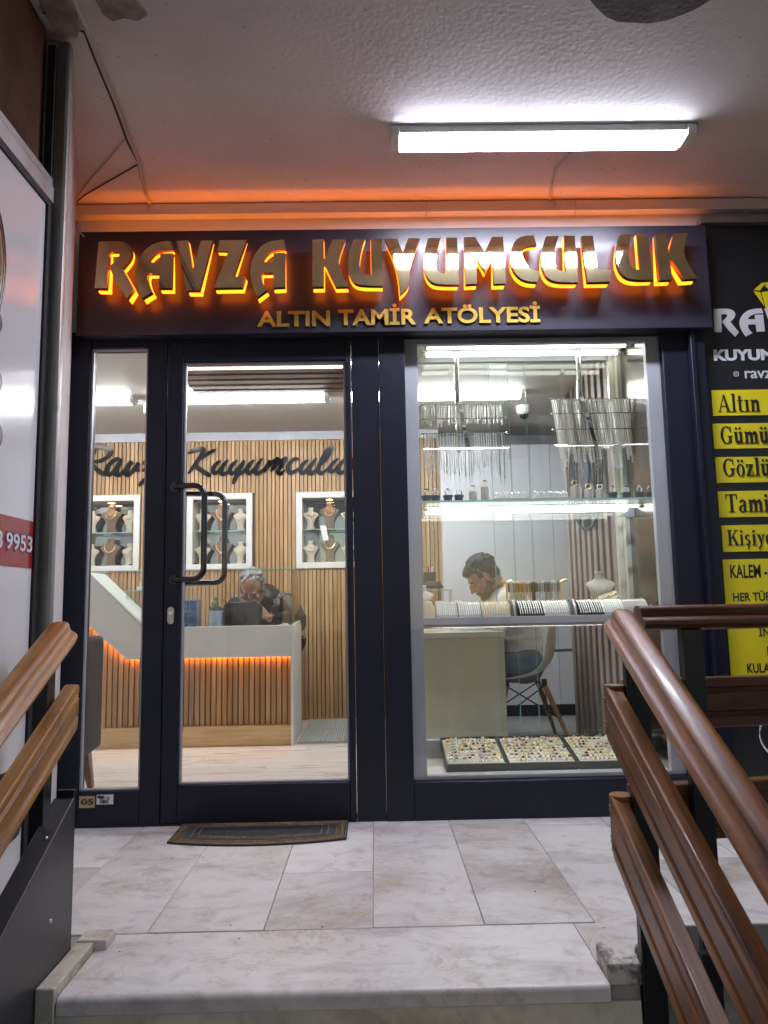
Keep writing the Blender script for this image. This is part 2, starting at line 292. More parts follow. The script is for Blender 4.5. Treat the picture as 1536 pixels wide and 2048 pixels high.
# ------------------------------------------------------------------ mesh builder
class MB:
    def __init__(s): s.v = []; s.f = []; s.mi = []; s.T = None; s.m = 0
    def add(s, vs, fs):
        o = len(s.v)
        for p in vs:
            p = Vector(p); s.v.append(s.T @ p if s.T else p)
        for f in fs: s.f.append([i+o for i in f]); s.mi.append(s.m)
        return s
    def box(s, x0, x1, y0, y1, z0, z1):
        vs = [(x, y, z) for z in (z0, z1) for y in (y0, y1) for x in (x0, x1)]
        return s.add(vs, [(0, 2, 3, 1), (4, 5, 7, 6), (0, 1, 5, 4), (2, 6, 7, 3), (0, 4, 6, 2), (1, 3, 7, 5)])
    def prism(s, poly, a, b, ax='Y'):
        n = len(poly)
        def P(u, v, d): return {'Y': (u, d, v), 'X': (d, u, v), 'Z': (u, v, d)}[ax]
        vs = [P(u, v, a) for u, v in poly] + [P(u, v, b) for u, v in poly]
        area = sum(poly[i][0]*poly[(i+1) % n][1]-poly[(i+1) % n][0]*poly[i][1] for i in range(n))
        fr = list(range(n)); bk = list(range(2*n-1, n-1, -1))
        sd = [(i, i+n, (i+1) % n+n, (i+1) % n) for i in range(n)]
        fs = [fr, bk]+sd
        flip = (area < 0) != (ax == 'X')
        if ax == 'Z': flip = not flip
        if a > b: flip = not flip
        if flip: fs = [list(reversed(f)) for f in fs]
        return s.add(vs, fs)
    def cyl(s, p0, p1, r0, r1=None, n=14, caps=True):
        r1 = r0 if r1 is None else r1; p0 = Vector(p0); p1 = Vector(p1); d = (p1-p0).normalized()
        a = d.orthogonal().normalized(); b = d.cross(a); vs = []
        for p, r in ((p0, r0), (p1, r1)):
            for i in range(n):
                t = 2*math.pi*i/n; vs.append(p+a*(r*math.cos(t))+b*(r*math.sin(t)))
        fs = [(i, (i+1) % n, (i+1) % n+n, i+n) for i in range(n)]
        if caps: fs += [list(range(n-1, -1, -1)), list(range(n, 2*n))]
        return s.add(vs, fs)
    def tube(s, path, r, n=8, closed=False, rf=None):
        path = [Vector(p) for p in path]; k = len(path); vs = []; prev = None
        for i, p in enumerate(path):
            if closed: d = path[(i+1) % k]-path[i-1]
            else: d = path[min(i+1, k-1)]-path[max(i-1, 0)]
            d = d.normalized() if d.length > 1e-9 else Vector((0, 0, 1))
            if prev is None: a = d.orthogonal().normalized()
            else:
                a = prev-d*prev.dot(d); a = a.normalized() if a.length > 1e-6 else d.orthogonal().normalized()
            prev = a; b = d.cross(a); rr = rf(i/(k-1 if k > 1 else 1), i)*r if rf else r
            for j in range(n):
                t = 2*math.pi*j/n; vs.append(p+a*(rr*math.cos(t))+b*(rr*math.sin(t)))
        fs = []
        for i in range(k if closed else k-1):
            o, q = i*n, ((i+1) % k)*n
            for j in range(n): fs.append((o+j, o+(j+1) % n, q+(j+1) % n, q+j))
        if not closed: fs += [list(range(n-1, -1, -1)), list(range((k-1)*n, k*n))]
        return s.add(vs, fs)
    def loft(s, rings, n=20, cx=0, cy=0):      # rings: (z, half width, half depth[, dx, dy])
        vs = []
        for r in rings:
            z, a, b = r[:3]; dx = r[3] if len(r) > 3 else 0; dy = r[4] if len(r) > 4 else 0
            for j in range(n):
                t = 2*math.pi*j/n; vs.append((cx+dx+a*math.cos(t), cy+dy+b*math.sin(t), z))
        k = len(rings); fs = []
        for i in range(k-1):
            for j in range(n): fs.append((i*n+j, i*n+(j+1) % n, (i+1)*n+(j+1) % n, (i+1)*n+j))
        fs += [list(range(n-1, -1, -1)), list(range((k-1)*n, k*n))]
        return s.add(vs, fs)
    def sph(s, c, r, n=12, m=8):
        r = (r, r, r) if not hasattr(r, '__len__') else r; c = Vector(c)
        vs = [c+Vector((0, 0, r[2]))]
        for i in range(1, m):
            ph = math.pi*i/m
            for j in range(n):
                t = 2*math.pi*j/n; vs.append(c+Vector((r[0]*math.sin(ph)*math.cos(t), r[1]*math.sin(ph)*math.sin(t), r[2]*math.cos(ph))))
        vs.append(c-Vector((0, 0, r[2]))); fs = []
        for j in range(n): fs.append((0, 1+j, 1+(j+1) % n))
        for i in range(m-2):
            for j in range(n): a = 1+i*n; fs.append((a+j, a+n+j, a+n+(j+1) % n, a+(j+1) % n))
        e = len(vs)-1; a = 1+(m-2)*n
        for j in range(n): fs.append((a+j, e, a+(j+1) % n))
        return s.add(vs, fs)
    def torus(s, c, R, r, axis=(0, 1, 0), n=20, m=6, a0=0.0, a1=2*math.pi):
        ax = Vector(axis).normalized(); u = ax.orthogonal().normalized(); v = ax.cross(u); full = a1-a0 > 6.28
        k = n if full else n+1
        path = [Vector(c)+u*(R*math.cos(a0+(a1-a0)*i/n))+v*(R*math.sin(a0+(a1-a0)*i/n)) for i in range(k)]
        return s.tube(path, r, m, closed=full)
    def grid(s, fn, nu, nv):
        vs = [fn(i/nu, j/nv) for j in range(nv+1) for i in range(nu+1)]
        return s.add(vs, [(j*(nu+1)+i, j*(nu+1)+i+1, (j+1)*(nu+1)+i+1, (j+1)*(nu+1)+i) for j in range(nv) for i in range(nu)])

WO = {}
def tag(o, label=None, cat=None, group=None, kind=None):
    if label: o['label'] = label
    if cat: o['category'] = cat
    if group: o['group'] = group
    if kind: o['kind'] = kind
    return o
def root(name, loc, label, cat, group=None):
    o = bpy.data.objects.new(name, None); COL.objects.link(o); o.location = loc; o.empty_display_size = 0.05
    WO[o.name] = Vector(loc); return tag(o, label, cat, group)
def build(b, name, m, parent=None, bevel=0.0, flat=False, angle=35, seg=2):
    me = bpy.data.meshes.new(name); me.from_pydata([tuple(v) for v in b.v], [], b.f)
    ms = m if isinstance(m, (list, tuple)) else [m]
    for x in ms: me.materials.append(M[x] if isinstance(x, str) else x)
    if len(ms) > 1: me.polygons.foreach_set('material_index', b.mi)
    if not flat:
        me.polygons.foreach_set('use_smooth', [True]*len(me.polygons)); me.set_sharp_from_angle(angle=rad(angle))
    me.update()
    o = bpy.data.objects.new(name, me); COL.objects.link(o); WO[o.name] = Vector((0, 0, 0))
    if parent: o.parent = parent; o.location = -WO[parent.name]
    if bevel:
        md = o.modifiers.new('bevel', 'BEVEL'); md.width = bevel; md.segments = seg; md.limit_method = 'ANGLE'; md.angle_limit = rad(40)
    return o
def copy_tree(o, loc=None, rot=None, label=None, scale=None, rotm=None):
    c = o.copy(); COL.objects.link(c)
    if loc is not None: c.location = loc
    if rotm is not None: c.rotation_euler = rotm.to_euler()
    elif rot is not None: c.rotation_euler = rot if hasattr(rot, '__len__') else (0, 0, rot)
    if scale is not None: c.scale = scale if hasattr(scale, '__len__') else (scale,)*3
    if label: c['label'] = label
    for ch in o.children:
        d = ch.copy(); COL.objects.link(d); d.parent = c
        for g in ch.children:
            e = g.copy(); COL.objects.link(e); e.parent = d
    return c
class Proto:                     # the first placement moves the prototype itself, later ones copy it
    def __init__(s, o): s.o = o; s.used = False
    def put(s, loc, label, rot=0.0, scale=1.0, rotm=None):
        if s.used: return copy_tree(s.o, loc, rot, label, scale, rotm)
        s.pending = (loc, label, rot, scale, rotm); s.used = True; return s.o
    def done(s):
        loc, label, rot, scale, rotm = s.pending; o = s.o; o.location = loc; o['label'] = label
        o.rotation_euler = rotm.to_euler() if rotm is not None else (rot if hasattr(rot, '__len__') else (0, 0, rot))
        o.scale = scale if hasattr(scale, '__len__') else (scale,)*3

def text_into(b, s, x0, x1, z0, z1, y, depth, bold=0.0, plane='XZ', fit=True):
    cu = bpy.data.curves.new('txt', 'FONT'); cu.body = s; cu.offset = bold; cu.extrude = 0.5; cu.resolution_u = 6
    ob = bpy.data.objects.new('txt', cu); COL.objects.link(ob)
    dg = bpy.context.evaluated_depsgraph_get(); me = bpy.data.meshes.new_from_object(ob.evaluated_get(dg))
    vs = [v.co.copy() for v in me.vertices]; fs = [list(p.vertices) for p in me.polygons]
    bpy.data.objects.remove(ob); bpy.data.curves.remove(cu); bpy.data.meshes.remove(me)
    a0 = min(v.x for v in vs); a1 = max(v.x for v in vs); c0 = min(v.y for v in vs); c1 = max(v.y for v in vs)
    out = []
    for v in vs:
        u = (v.x-a0)/(a1-a0); h = (v.y-c0)/(c1-c0)
        d = y + (0.5-v.z)*depth
        if plane == 'XZ': out.append((x0+(x1-x0)*u, d, z0+(z1-z0)*h))
        else: out.append((d, x0+(x1-x0)*u, z0+(z1-z0)*h))
    if plane != 'XZ': fs = [list(f) for f in fs]
    return b.add(out, fs)

# ================================================================== SETTING OUTSIDE
b = MB(); b.grid(lambda u, v: (-60+120*u, -60+120*v, -1.25), 4, 4)
tag(build(b, 'ground', 'ground', flat=True), kind='structure')
# landing: dark joint bed, marble slabs laid on it
b = MB(); b.box(-1.5, 0.60, -1.34, 0.05, -0.16, -0.004); b.box(0.60, 2.8, -1.07, 0.05, -0.16, -0.004)
tag(build(b, 'landing_bed', 'grout'), kind='structure')
b = MB(); G = 0.0009
cols = [-1.52, -0.945, -0.63, -0.315, -0.018, 0.287, 0.588, 0.90, 1.22, 1.55, 1.95, 2.8]
cross = {0: [-0.50], 1: [-0.10], 2: [-0.13], 3: [-0.60], 4: [-0.11], 5: [-0.09], 6: [-0.12], 7: [-0.55], 8: [-0.2]}
for i in range(len(cols)-1):
    ys = [0.045]+cross.get(i, [])+[-1.036 if cols[i] < 0.58 else -1.07]
    for k in range(len(ys)-1):
        t = 0.0006*((i*7+k*3) % 3)
        b.box(cols[i]+G, cols[i+1]-G, ys[k+1]+G, ys[k]-G, -0.02, t)
# long nosing slab with a rounded front edge
nose = [(-1.039, 0.0), (-1.355, 0.0), (-1.365, -0.0025), (-1.370, -0.007), (-1.372, -0.014), (-1.372, -0.038), (-1.367, -0.042), (-1.34, -0.043), (-1.039, -0.043)]
b.prism(nose, -0.735, 0.527, 'X')
b.box(-0.80, -0.737, -1.060, -1.039, -0.02, 0.0); b.box(0.529, 0.60, -1.338, -1.039, -0.03, -0.0005)
slabs = build(b, 'landing_floor', 'marble', bevel=0.0015, seg=1); tag(slabs, kind='structure')
b = MB(); rg = random.Random(14)
for k in range(22):
    gx, gy = rg.uniform(-.75, .5), rg.uniform(-1.33, -.05); gr = rg.uniform(.0008, .0020); b.sph((gx, gy, .0022), (gr*rg.uniform(1, 2.4), gr, gr*.5), 6, 4)
tag(build(b, 'grit', 'cable_black', flat=True), 'dark specks of grit scattered over the marble landing', kind='stuff')
# rounded corner slab by the right post
b = MB(); cx, cyy = 0.715, -1.235
ring = [(cx+0.192*math.cos(a), cyy+0.192*math.sin(a)) for a in [rad(95+i*10.5) for i in range(10)]]
ring2 = [(cx+0.082*math.cos(a), cyy+0.075*math.sin(a)) for a in [rad(95+i*10.5) for i in range(10)]]
b.prism(ring+ring2[::-1], -0.02, 0.005, 'Z')
tag(build(b, 'corner_paving', 'marble', bevel=0.004), kind='structure')
# steps going down towards the viewer
b = MB(); b2 = MB()
for k in range(1, 8):
    yf = -1.345-0.31*(k-1); zt = -0.043-0.162*(k-1)
    if zt < -1.2: break
    b.box(-0.80, 0.60, yf-0.012, yf+0.012, zt-0.125, zt)
    b.prism([(yf-0.0, zt-0.162+0.04), (yf-0.30, zt-0.162+0.04), (yf-0.325, zt-0.162+0.03), (yf-0.325, zt-0.162), (yf, zt-0.162)], -0.80, 0.60, 'X')
tag(build(b, 'steps', 'marble_old', bevel=0.002), kind='structure')
# rough unfinished bank under the landing on the right
rn = random.Random(5)
def bank(u, v):
    x = 0.62+2.4*u; z = -0.012-1.2*v; y = -1.075-0.10*v+0.018*math.sin(x*9+z*13)+rn.uniform(-.012, .012)
    return (x, y, z + (rn.uniform(-.006, .004) if v < 0.05 else 0))
b = MB(); b.grid(bank, 60, 34)
b.grid(lambda u, v: (0.60+0.02*u, -1.36+0.30*v, -1.2+1.18*u), 1, 6)
b.grid(lambda u, v: (0.60+0.17*u, -1.29+0.22*v, -0.05+rn.uniform(-.012, .012)-0.03*u), 8, 10)
tag(build(b, 'rough_bank', 'concrete', angle=180), kind='structure')
# left coping stones
t = root('marble_coping', (-0.76, -1.2, 0), 'cream marble coping stone running along the foot of the black sheet metal stringer', 'kerb stone')
b = MB(); b.prism([(-1.372, 0.022), (-1.135, 0.022), (-1.135, -0.02), (-1.36, -0.02), (-1.36, -0.9), (-1.372, -0.9)], -0.783, -0.738, 'X'); build(b, 'coping_slab', 'marble_old', t, bevel=0.004)
b = MB(); b.box(-0.785, -0.705, -1.132, -1.062, -0.01, 0.024); build(b, 'end_block', 'marble_old', t, bevel=0.004)
# right broken block
t = root('marble_block', (0.57, -1.29, 0), 'chipped dirty marble block at the corner beside the black post', 'kerb stone')
M['block'] = mat('stained_marble', (0.62, 0.59, 0.54), 0.5, col2=(0.50, 0.46, 0.40), scale=12, dirt=((0.13, 0.115, 0.10), 14, 0.50, 0.60))
b = MB(); b.prism([(0.526, -1.352), (0.606, -1.355), (0.607, -1.24), (0.575, -1.215), (0.530, -1.245)], -0.012, 0.036, 'Z'); build(b, 'cap_stone', 'block', t, bevel=0.004)
b = MB(); b.box(0.534, 0.603, -1.348, -1.25, -0.060, -0.0125); build(b, 'lower_stone', 'mortar', t, bevel=0.004)
b = MB(); b.box(0.542, 0.602, -1.352, -1.26, -0.8, -0.0615); build(b, 'facing_slab', 'marble_old', t, bevel=0.003)
# ceiling of the passage
b = MB(); b.grid(lambda u, v: (-1.45+4.6*u, -5.2+5.25*v, 2.66), 20, 20)
b.box(-1.45, 3.15, -5.2, 0.05, 2.662, 2.85)
tag(build(b, 'ceiling', 'stucco', flat=True), kind='structure')
rn = random.Random(3)
def blot(cx, cy, rx, ry, z0, z1, n=26, j=0.08):
    return [(cx+rx*math.cos(2*math.pi*i/n)*(1+rn.uniform(-j, j)), cy+ry*math.sin(2*math.pi*i/n)*(1+rn.uniform(-j, j))) for i in range(n)]
b = MB(); b.prism(blot(0.86, -1.25, 0.205, 0.175, 0, 0, j=0.03), 2.655, 2.659, 'Z'); tag(build(b, 'round_dark_mark', 'dark_patch'), kind='structure')  # round dark grey disc just under the ceiling
b = MB(); b.prism([(-0.80, -1.30), (-0.72, -1.30), (-0.655, -1.125), (-0.69, -1.10), (-0.73, -1.112), (-0.77, -1.10), (-0.79, -1.13)], 2.652, 2.659, 'Z')
b.prism([(-0.97, -1.45), (-0.84, -1.42), (-0.858, -1.2), (-0.872, -1.09), (-0.895, -1.05), (-0.94, -1.055), (-0.955, -1.12), (-0.95, -1.3)], 2.640, 2.659, 'Z')
tag(build(b, 'broken_plaster', 'mortar', bevel=0.003), kind='structure')
# wall above the sign
t = root('upper_wall', (0, 0.05, 2.5), 'white painted wall strip above the shop sign glowing orange', 'wall')
b = MB(); b.box(-1.50, 3.1, 0.001, 0.12, 2.07, 2.659); build(b, 'wall_face', 'white', t)
t = root('cable_trunking', (0.2, -0.02, 2.63), 'white plastic cable trunking where the ceiling meets the wall above the sign', 'trunking')
b = MB()
for x0, x1 in ((-1.33, 0.262), (0.264, 0.93), (0.932, 3.0)): b.box(x0, x1, -0.050, 0.0, 2.606, 2.655)
build(b, 'cover', 'white', t, bevel=0.002)
# recessed plaster wall between the corner post and the shop front
t = root('plaster_return', (-1.12, -0.5, 0), 'narrow rough white plaster wall between grey corner post and dark shopfront', 'wall')
b = MB(); P0, P1 = Vector((-0.935, -1.00)), Vector((-1.305, -0.015)); nrm = Vector((-(P1-P0).y, (P1-P0).x)).normalized()*0.1
b.prism([tuple(P0), tuple(P1), tuple(P1+nrm), tuple(P0+nrm)], -0.02, 2.655, 'Z'); build(b, 'wall_face', 'plaster', t)
b = MB()
for k in range(3):
    b.tube([(-1.318+.01*k, -0.06, 2.60), (-1.285+.008*k, -0.09, 2.56-.02*k), (-1.25+.012*k, -0.12, 2.53-.03*k)], 0.003, 6)
tag(build(b, 'loose_wires', 'cable_white'), 'short bunch of loose thin wires poking out at the sign corner', 'wire')
# corner post
t = root('corner_post', (-0.935, -1.04, 0), 'tall worn grey aluminium corner post at the edge of the neighbouring wall', 'post')
b = MB(); b.prism([(-0.951, -1.055), (-0.924, -1.055), (-0.917, -1.050), (-0.915, -1.040), (-0.919, -1.02), (-0.951, -1.02)], -0.9, 2.625, 'Z'); build(b, 'profile', 'alu_old', t, bevel=0.0015)
# brown wall above the neighbour sign
t = root('brown_wall', (-1.0, -2.5, 2.1), 'dark brown textured wall panel above the neighbouring white sign', 'wall')
b = MB(); b.box(-1.10, -0.985, -5.0, -1.06, -1.2, 2.655); build(b, 'panel', 'brown_wall', t)
b = MB(); b.box(-0.975, -0.9515, -1.073, -1.056, -0.9, 2.6); build(b, 'joint_seal', 'rubber', t)
# neighbour's glossy sign on the left
t = root('neighbour_sign', (-0.95, -2.2, 1.0), 'glossy white neighbouring shop sign with red band and white digits', 'sign')
b = MB(); b.box(-0.984, -0.952, -4.4, -1.098, -0.4, 2.065); build(b, 'board', 'white_gloss', t)
b = MB(); b.box(-0.984, -0.944, -4.45, -1.062, 2.085, 2.135); b.box(-0.984, -0.949, -4.45, -1.062, 2.140, 2.165); build(b, 'top_frame', 'alu_old', t, bevel=0.002)
b = MB(); b.box(-0.984, -0.946, -4.45, -1.075, 2.066, 2.084); b.box(-0.984, -0.945, -1.096, -1.0745, -0.4, 2.066); build(b, 'gasket', 'rubber', t)
XS = -0.952
def sp(x, y): return atx(x, y, XS)
zb0, zb1 = sp(60, 1137).z, sp(60, 1042).z
b = MB(); b.box(XS, XS+0.0015, -4.4, -1.099, zb0, zb1); build(b, 'red_band', 'red', t)
def vtext(s, ya, yb, z0, z1, m, name, par, xx, th=0.002, bold=0.0):
    bb = MB(); text_into(bb, s, ya, yb, z0, z1, xx-th/2, th, bold, plane='YZ'); return build(bb, name, m, par, angle=30)
ya, yb = sp(10, 1080).y, sp(62, 1080).y; zh = (zb1-zb0)
bb = MB(); text_into(bb, '9953', ya-.006, yb+.006, zb0+zh*.30, zb0+zh*.70, XS+0.0016, 0.001, 0.035, plane='YZ'); build(bb, 'digit_outline', 'purple', t, angle=30)
bb = MB(); text_into(bb, '9953', ya, yb, zb0+zh*.33, zb0+zh*.67, XS+0.0028, 0.001, 0.015, plane='YZ'); build(bb, 'digits', 'ink_white', t, angle=30)
bb = MB(); wd_ = (yb-ya)/4.2; text_into(bb, '3', ya-1.5*wd_, ya-.55*wd_, zb0+zh*.33, zb0+zh*.67, XS+0.0028, 0.001, 0.015, plane='YZ'); build(bb, 'digits', 'ink_white', t, angle=30)
ce = sp(-28, 515)
for R_, m_ in ((0.175, 'purple'), (0.158, 'wine'), (0.140, 'ochre')):
    bb = MB(); path = [(XS+0.001, ce.y+R_*0.55*math.cos(a), ce.z+R_*math.sin(a)) for a in [2*math.pi*i/40 for i in range(40)]]
    bb.tube(path, 0.0028, 4, closed=True); build(bb, 'ring', m_, t)
for (px, py, rr) in ((-14, 510, 0.055), (-8, 642, 0.03), (-8, 760, 0.03), (-9, 868, 0.035)):
    c = sp(px, py); bb = MB(); bb.cyl((XS, c.y, c.z), (XS+0.0015, c.y, c.z), rr, n=24); build(bb, 'emblem_dot', 'purple', t)

# ceiling cables
def cz(x, y, z=2.653): return atz(x, y, z)
b = MB(); b.tube([atz(120, -60, 2.65), cz(160, 30), cz(176, 68), cz(232, 205), cz(262, 285), cz(279, 325), cz(282, 350), cz(292, 390), cz(308, 424), (cz(308, 424).x, -0.057, 2.648), (cz(308, 424).x, -0.057, 2.62)], 0.0075, 8)
tag(build(b, 'ceiling_cable', 'cable_white'), 'thick off-white cable running down the ceiling to the trunking above the sign', 'cable')
b = MB(); b.tube([cz(168, 62), cz(182, 100), cz(226, 205), cz(255, 285), cz(276, 324)], 0.004, 6)
tag(build(b, 'ceiling_cable', 'cable_black'), 'thin black cable running beside the thick off-white ceiling cable', 'cable')
b = MB(); b.tube([cz(274, 330), cz(225, 358), cz(170, 390), cz(138, 416)], 0.003, 6)
tag(build(b, 'ceiling_cable', 'cable_black'), 'thin black cable branching off to the wall corner beside the post', 'cable')
b = MB(); b.tube([cz(254, 275), cz(215, 322), cz(180, 360), cz(145, 408)], 0.003, 6)
tag(build(b, 'ceiling_cable', 'cable_white'), 'thin pale cable crossing the ceiling above the black branch cable', 'cable')
b = MB(); b.tube([cz(85, 25), cz(125, 47), cz(172, 66)], 0.003, 6)
tag(build(b, 'ceiling_cable', 'cable_black'), 'short dark wire crossing the broken plaster at the top of the post', 'cable')
b = MB(); c0 = cz(1140, 306, 2.655); c1 = cz(1110, 338); c2 = cz(1102, 372); c3 = cz(1099, 420)
b.tube([c0, c1, c2, c3, (c3.x+.005, -0.057, 2.648), (c3.x+.005, -0.057, 2.625)], 0.005, 8)
tag(build(b, 'lamp_cable', 'cable_white'), 'thin white cable from the ceiling batten lamp down to the trunking', 'cable')
# batten lamp
t = root('batten_lamp', (0.66, -0.55, 2.655), 'long lit white batten lamp on the textured passage ceiling', 'lamp')
prof = [(-0.580, 2.658), (-0.583, 2.640), (-0.578, 2.622), (-0.566, 2.6165), (-0.500, 2.6165), (-0.486, 2.622), (-0.480, 2.640), (-0.484, 2.658)]
dpr = [(-0.579, 2.6285), (-0.577, 2.622), (-0.571, 2.6185), (-0.560, 2.617), (-0.502, 2.617), (-0.490, 2.619), (-0.485, 2.6265)]
b = MB(); b.prism(dpr, 0.125, 1.212, 'X'); build(b, 'diffuser', 'e_batten', t)
b = MB(); b.box(0.125, 1.212, -0.580, -0.481, 2.629, 2.659); b.box(0.125, 1.212, -0.4808, -0.4775, 2.614, 2.659); build(b, 'housing', 'plastic_white', t, bevel=0.001)  # second box: far-side lip added to keep lamplight off the wall above the sign
for x0, x1 in ((0.093, 0.1245), (1.2125, 1.250)):
    b = MB(); b.prism([(y+(.003 if y > -.545 else -.003), z-(.003 if z < 2.65 else 0)) for y, z in prof], x0, x1, 'X'); build(b, 'end_cap', 'plastic_white', t, bevel=0.003)

# ================================================================== RAILINGS
SL = math.tan(rad(27.4))
hr_prof = [(u*0.88, v) for u, v in [(0.0, -0.050), (-0.003, -0.043), (0.001, -0.036), (0.010, -0.031), (0.020, -0.026), (0.025, -0.018), (0.027, -0.009), (0.034, -0.002), (0.044, 0.001), (0.072, 0.001), (0.081, -0.002), (0.088, -0.010), (0.090, -0.022), (0.088, -0.055), (0.070, -0.062), (0.020, -0.060), (0.006, -0.056)]]
def sloped(prof, xin, sgn, ztop, y0, y1, b, end=0.012):
    """prof (u from the stair side outwards, v); a length running down the stairs from y0 to y1"""
    vs = []; n = len(prof)
    for y, s in ((y0, 0.86), (y0-end*0.4, 0.95), (y0-end, 1.0), (y1, 1.0)):
        cu = sum(p[0] for p in prof)/n; cv = sum(p[1] for p in prof)/n
        for u, v in prof:
            uu = cu+(u-cu)*s; vv = cv+(v-cv)*s
            vs.append((xin+sgn*uu, y, ztop+vv-(y0-y)*SL))
    fs = []
    for k in range(3):
        for i in range(n): fs.append((k*n+i, k*n+(i+1) % n, (k+1)*n+(i+1) % n, (k+1)*n+i))
    fs += [list(range(n-1, -1, -1)), list(range(3*n, 4*n))]
    if sgn > 0: fs = [list(reversed(f)) for f in fs]
    return b.add(vs, fs)
def plank_prof(h, th=0.036):
    g = 0.006
    return [(0.003, 0), (0, -0.004), (0, -h*.20), (g, -h*.22), (0, -h*.25), (g, -h*.29), (0, -h*.31), (0, -h*.68), (g, -h*.70), (0, -h*.73), (g, -h*.77), (0, -h*.79), (0, -h+.004), (0.003, -h), (th, -h), (th, 0)]
def local_wood(o, y, z):        # object origin on the rail, so the grain follows it
    return o
# --- left stair railing
t = root('stair_railing', (-0.82, -1.2, 0), 'brown varnished stair railing in front of the neighbouring white sign', 'railing', 'wooden stair railings')
YL = -1.175
b = MB(); sloped(hr_prof, -0.786, -1, 0.846, YL, -3.3, b, 0.02); build(b, 'handrail', 'rail_pale', t, angle=32)
b = MB(); sloped(plank_prof(0.118), -0.786, -1, 0.682, YL+.02, -3.3, b); build(b, 'plank', 'rail_pale', t, bevel=0.003)
b = MB(); b.box(-0.862, -0.826, -1.262, -1.214, 0.30, 0.775); build(b, 'post', 'black', t, bevel=0.002)
b = MB(); b.box(-0.862, -0.826, -2.50, -2.45, -0.45, 0.10); build(b, 'post', 'black', t, bevel=0.002)
t = root('stair_stringer', (-0.82, -1.3, 0), 'black sheet metal stringer panel sloping below the left wooden railing', 'panel')
def zs(y, z0, y0=YL): return z0-(y0-y)*SL
b = MB(); b.prism([(YL, 0.392), (YL, -0.3), (-3.3, -1.3), (-3.3, zs(-3.3, 0.392))], -0.836, -0.783, 'X'); build(b, 'sheet', 'black_metal', t, bevel=0.003)
b = MB(); b.box(-0.83, -0.785, YL+0.001, YL+0.012, -0.02, 0.41); build(b, 'end_plate', 'black', t, bevel=0.001)
for (px, py) in ((100, 1843), (72, 1672)):
    b = MB(); c = atx(px, py, -0.783) if py > 1700 else Vector((-0.80, -1.30, zs(-1.30, 0.392)))
    b.sph(c, 0.006, 8, 6); build(b, 'screw', 'steel', t)
b = MB()
rr2 = random.Random(9)
b.grid(lambda u, v: (-0.90+0.03*math.sin(u*40)+rr2.uniform(-.008, .008), -1.25-0.9*u, zs(-1.25-0.9*u, 0.43)+0.17*(v-.35)+0.02*math.sin(u*23)), 44, 6)
M['wrap'] = mat('grey_plastic_wrap', (0.10, 0.10, 0.105), 0.22, col2=(0.26, 0.25, 0.25), scale=8, stretch=(1, 5, 1), bump=0.8, bscale=30)
tag(build(b, 'plastic_sheeting', 'wrap', angle=180), 'crumpled dark plastic sheeting tucked behind the left railing', 'plastic sheet')
# --- right stair railing
t = root('stair_railing', (0.60, -1.33, 0), 'dark reddish varnished stair railing with two grooved planks on the display window side', 'railing', 'wooden stair railings')
YR = -1.318
b = MB(); sloped(hr_prof, 0.568, 1, 0.853, YR, -3.2, b, 0.02); build(b, 'handrail', 'rail', t, angle=32)
for zt, h in ((0.672, 0.135), (0.412, 0.150)):
    b = MB(); sloped(plank_prof(h), 0.562, 1, zt, YR, -3.2, b)
    p_ = build(b, 'plank', 'rail', t, bevel=0.003)
    b = MB(); b.cyl((0.590, YR-.004, zt-0.006), (0.590, YR-.004, zt-h*.92), 0.029, n=20)
    for f in (.22, .29, .70, .77): b.torus((0.590, YR-.004, zt-h*f), 0.0285, 0.003, (0, 0, 1), 20, 5)
    build(b, 'corner_roll', 'rail', p_, bevel=0.003)
b = MB(); b.prism([(-1.362, 0.80), (-1.335, 0.80), (-1.335, -0.8), (-1.362, -0.8)], 0.605, 0.660, 'X'); build(b, 'post', 'black', t, bevel=0.002)
b = MB(); b.box(0.615, 0.66, -2.62, -2.57, -1.2, 0.10); build(b, 'post', 'black', t, bevel=0.002)
b = MB(); b.box(0.722, 0.765, -1.42, -1.39, -0.16, 0.08); build(b, 'post', 'black', t, bevel=0.002)
# --- guard railing along the landing
t = root('guard_railing', (1.5, -1.29, 0), 'dark level guard railing of grooved planks running past the yellow price board', 'railing')
prof = [(u-1.335, v+0.856) for u, v in hr_prof]
b = MB(); b.prism(prof, 0.668, 2.6, 'X'); build(b, 'handrail', 'rail_x', t, angle=50)
for zt, h in ((0.675, 0.122), (0.423, 0.135)):
    pts = 14; b = MB(); pr = plank_prof(h); vs = []; n = len(pr)
    for i in range(pts+1):
        x = 0.615+2.0*i/pts; y = -1.285+0.09*math.sin(min(1, i/8)*math.pi/2)
        for u, v in pr: vs.append((x, y+u-.036, zt+v))
    fs = []
    for i in range(pts):
        for j in range(n): fs.append((i*n+j, (i+1)*n+j, (i+1)*n+(j+1) % n, i*n+(j+1) % n))
    fs += [list(range(n)), list(range((pts+1)*n-1, pts*n-1, -1))]
    b.add(vs, fs); build(b, 'plank', 'rail_x', t, bevel=0.003)
b = MB(); b.box(0.762, 0.812, -1.330, -1.302, 0.0, 0.797); build(b, 'post', 'black', t, bevel=0.002)
b = MB(); b.box(1.72, 1.77, -1.330, -1.302, 0.0, 0.797); build(b, 'post', 'black', t, bevel=0.002)

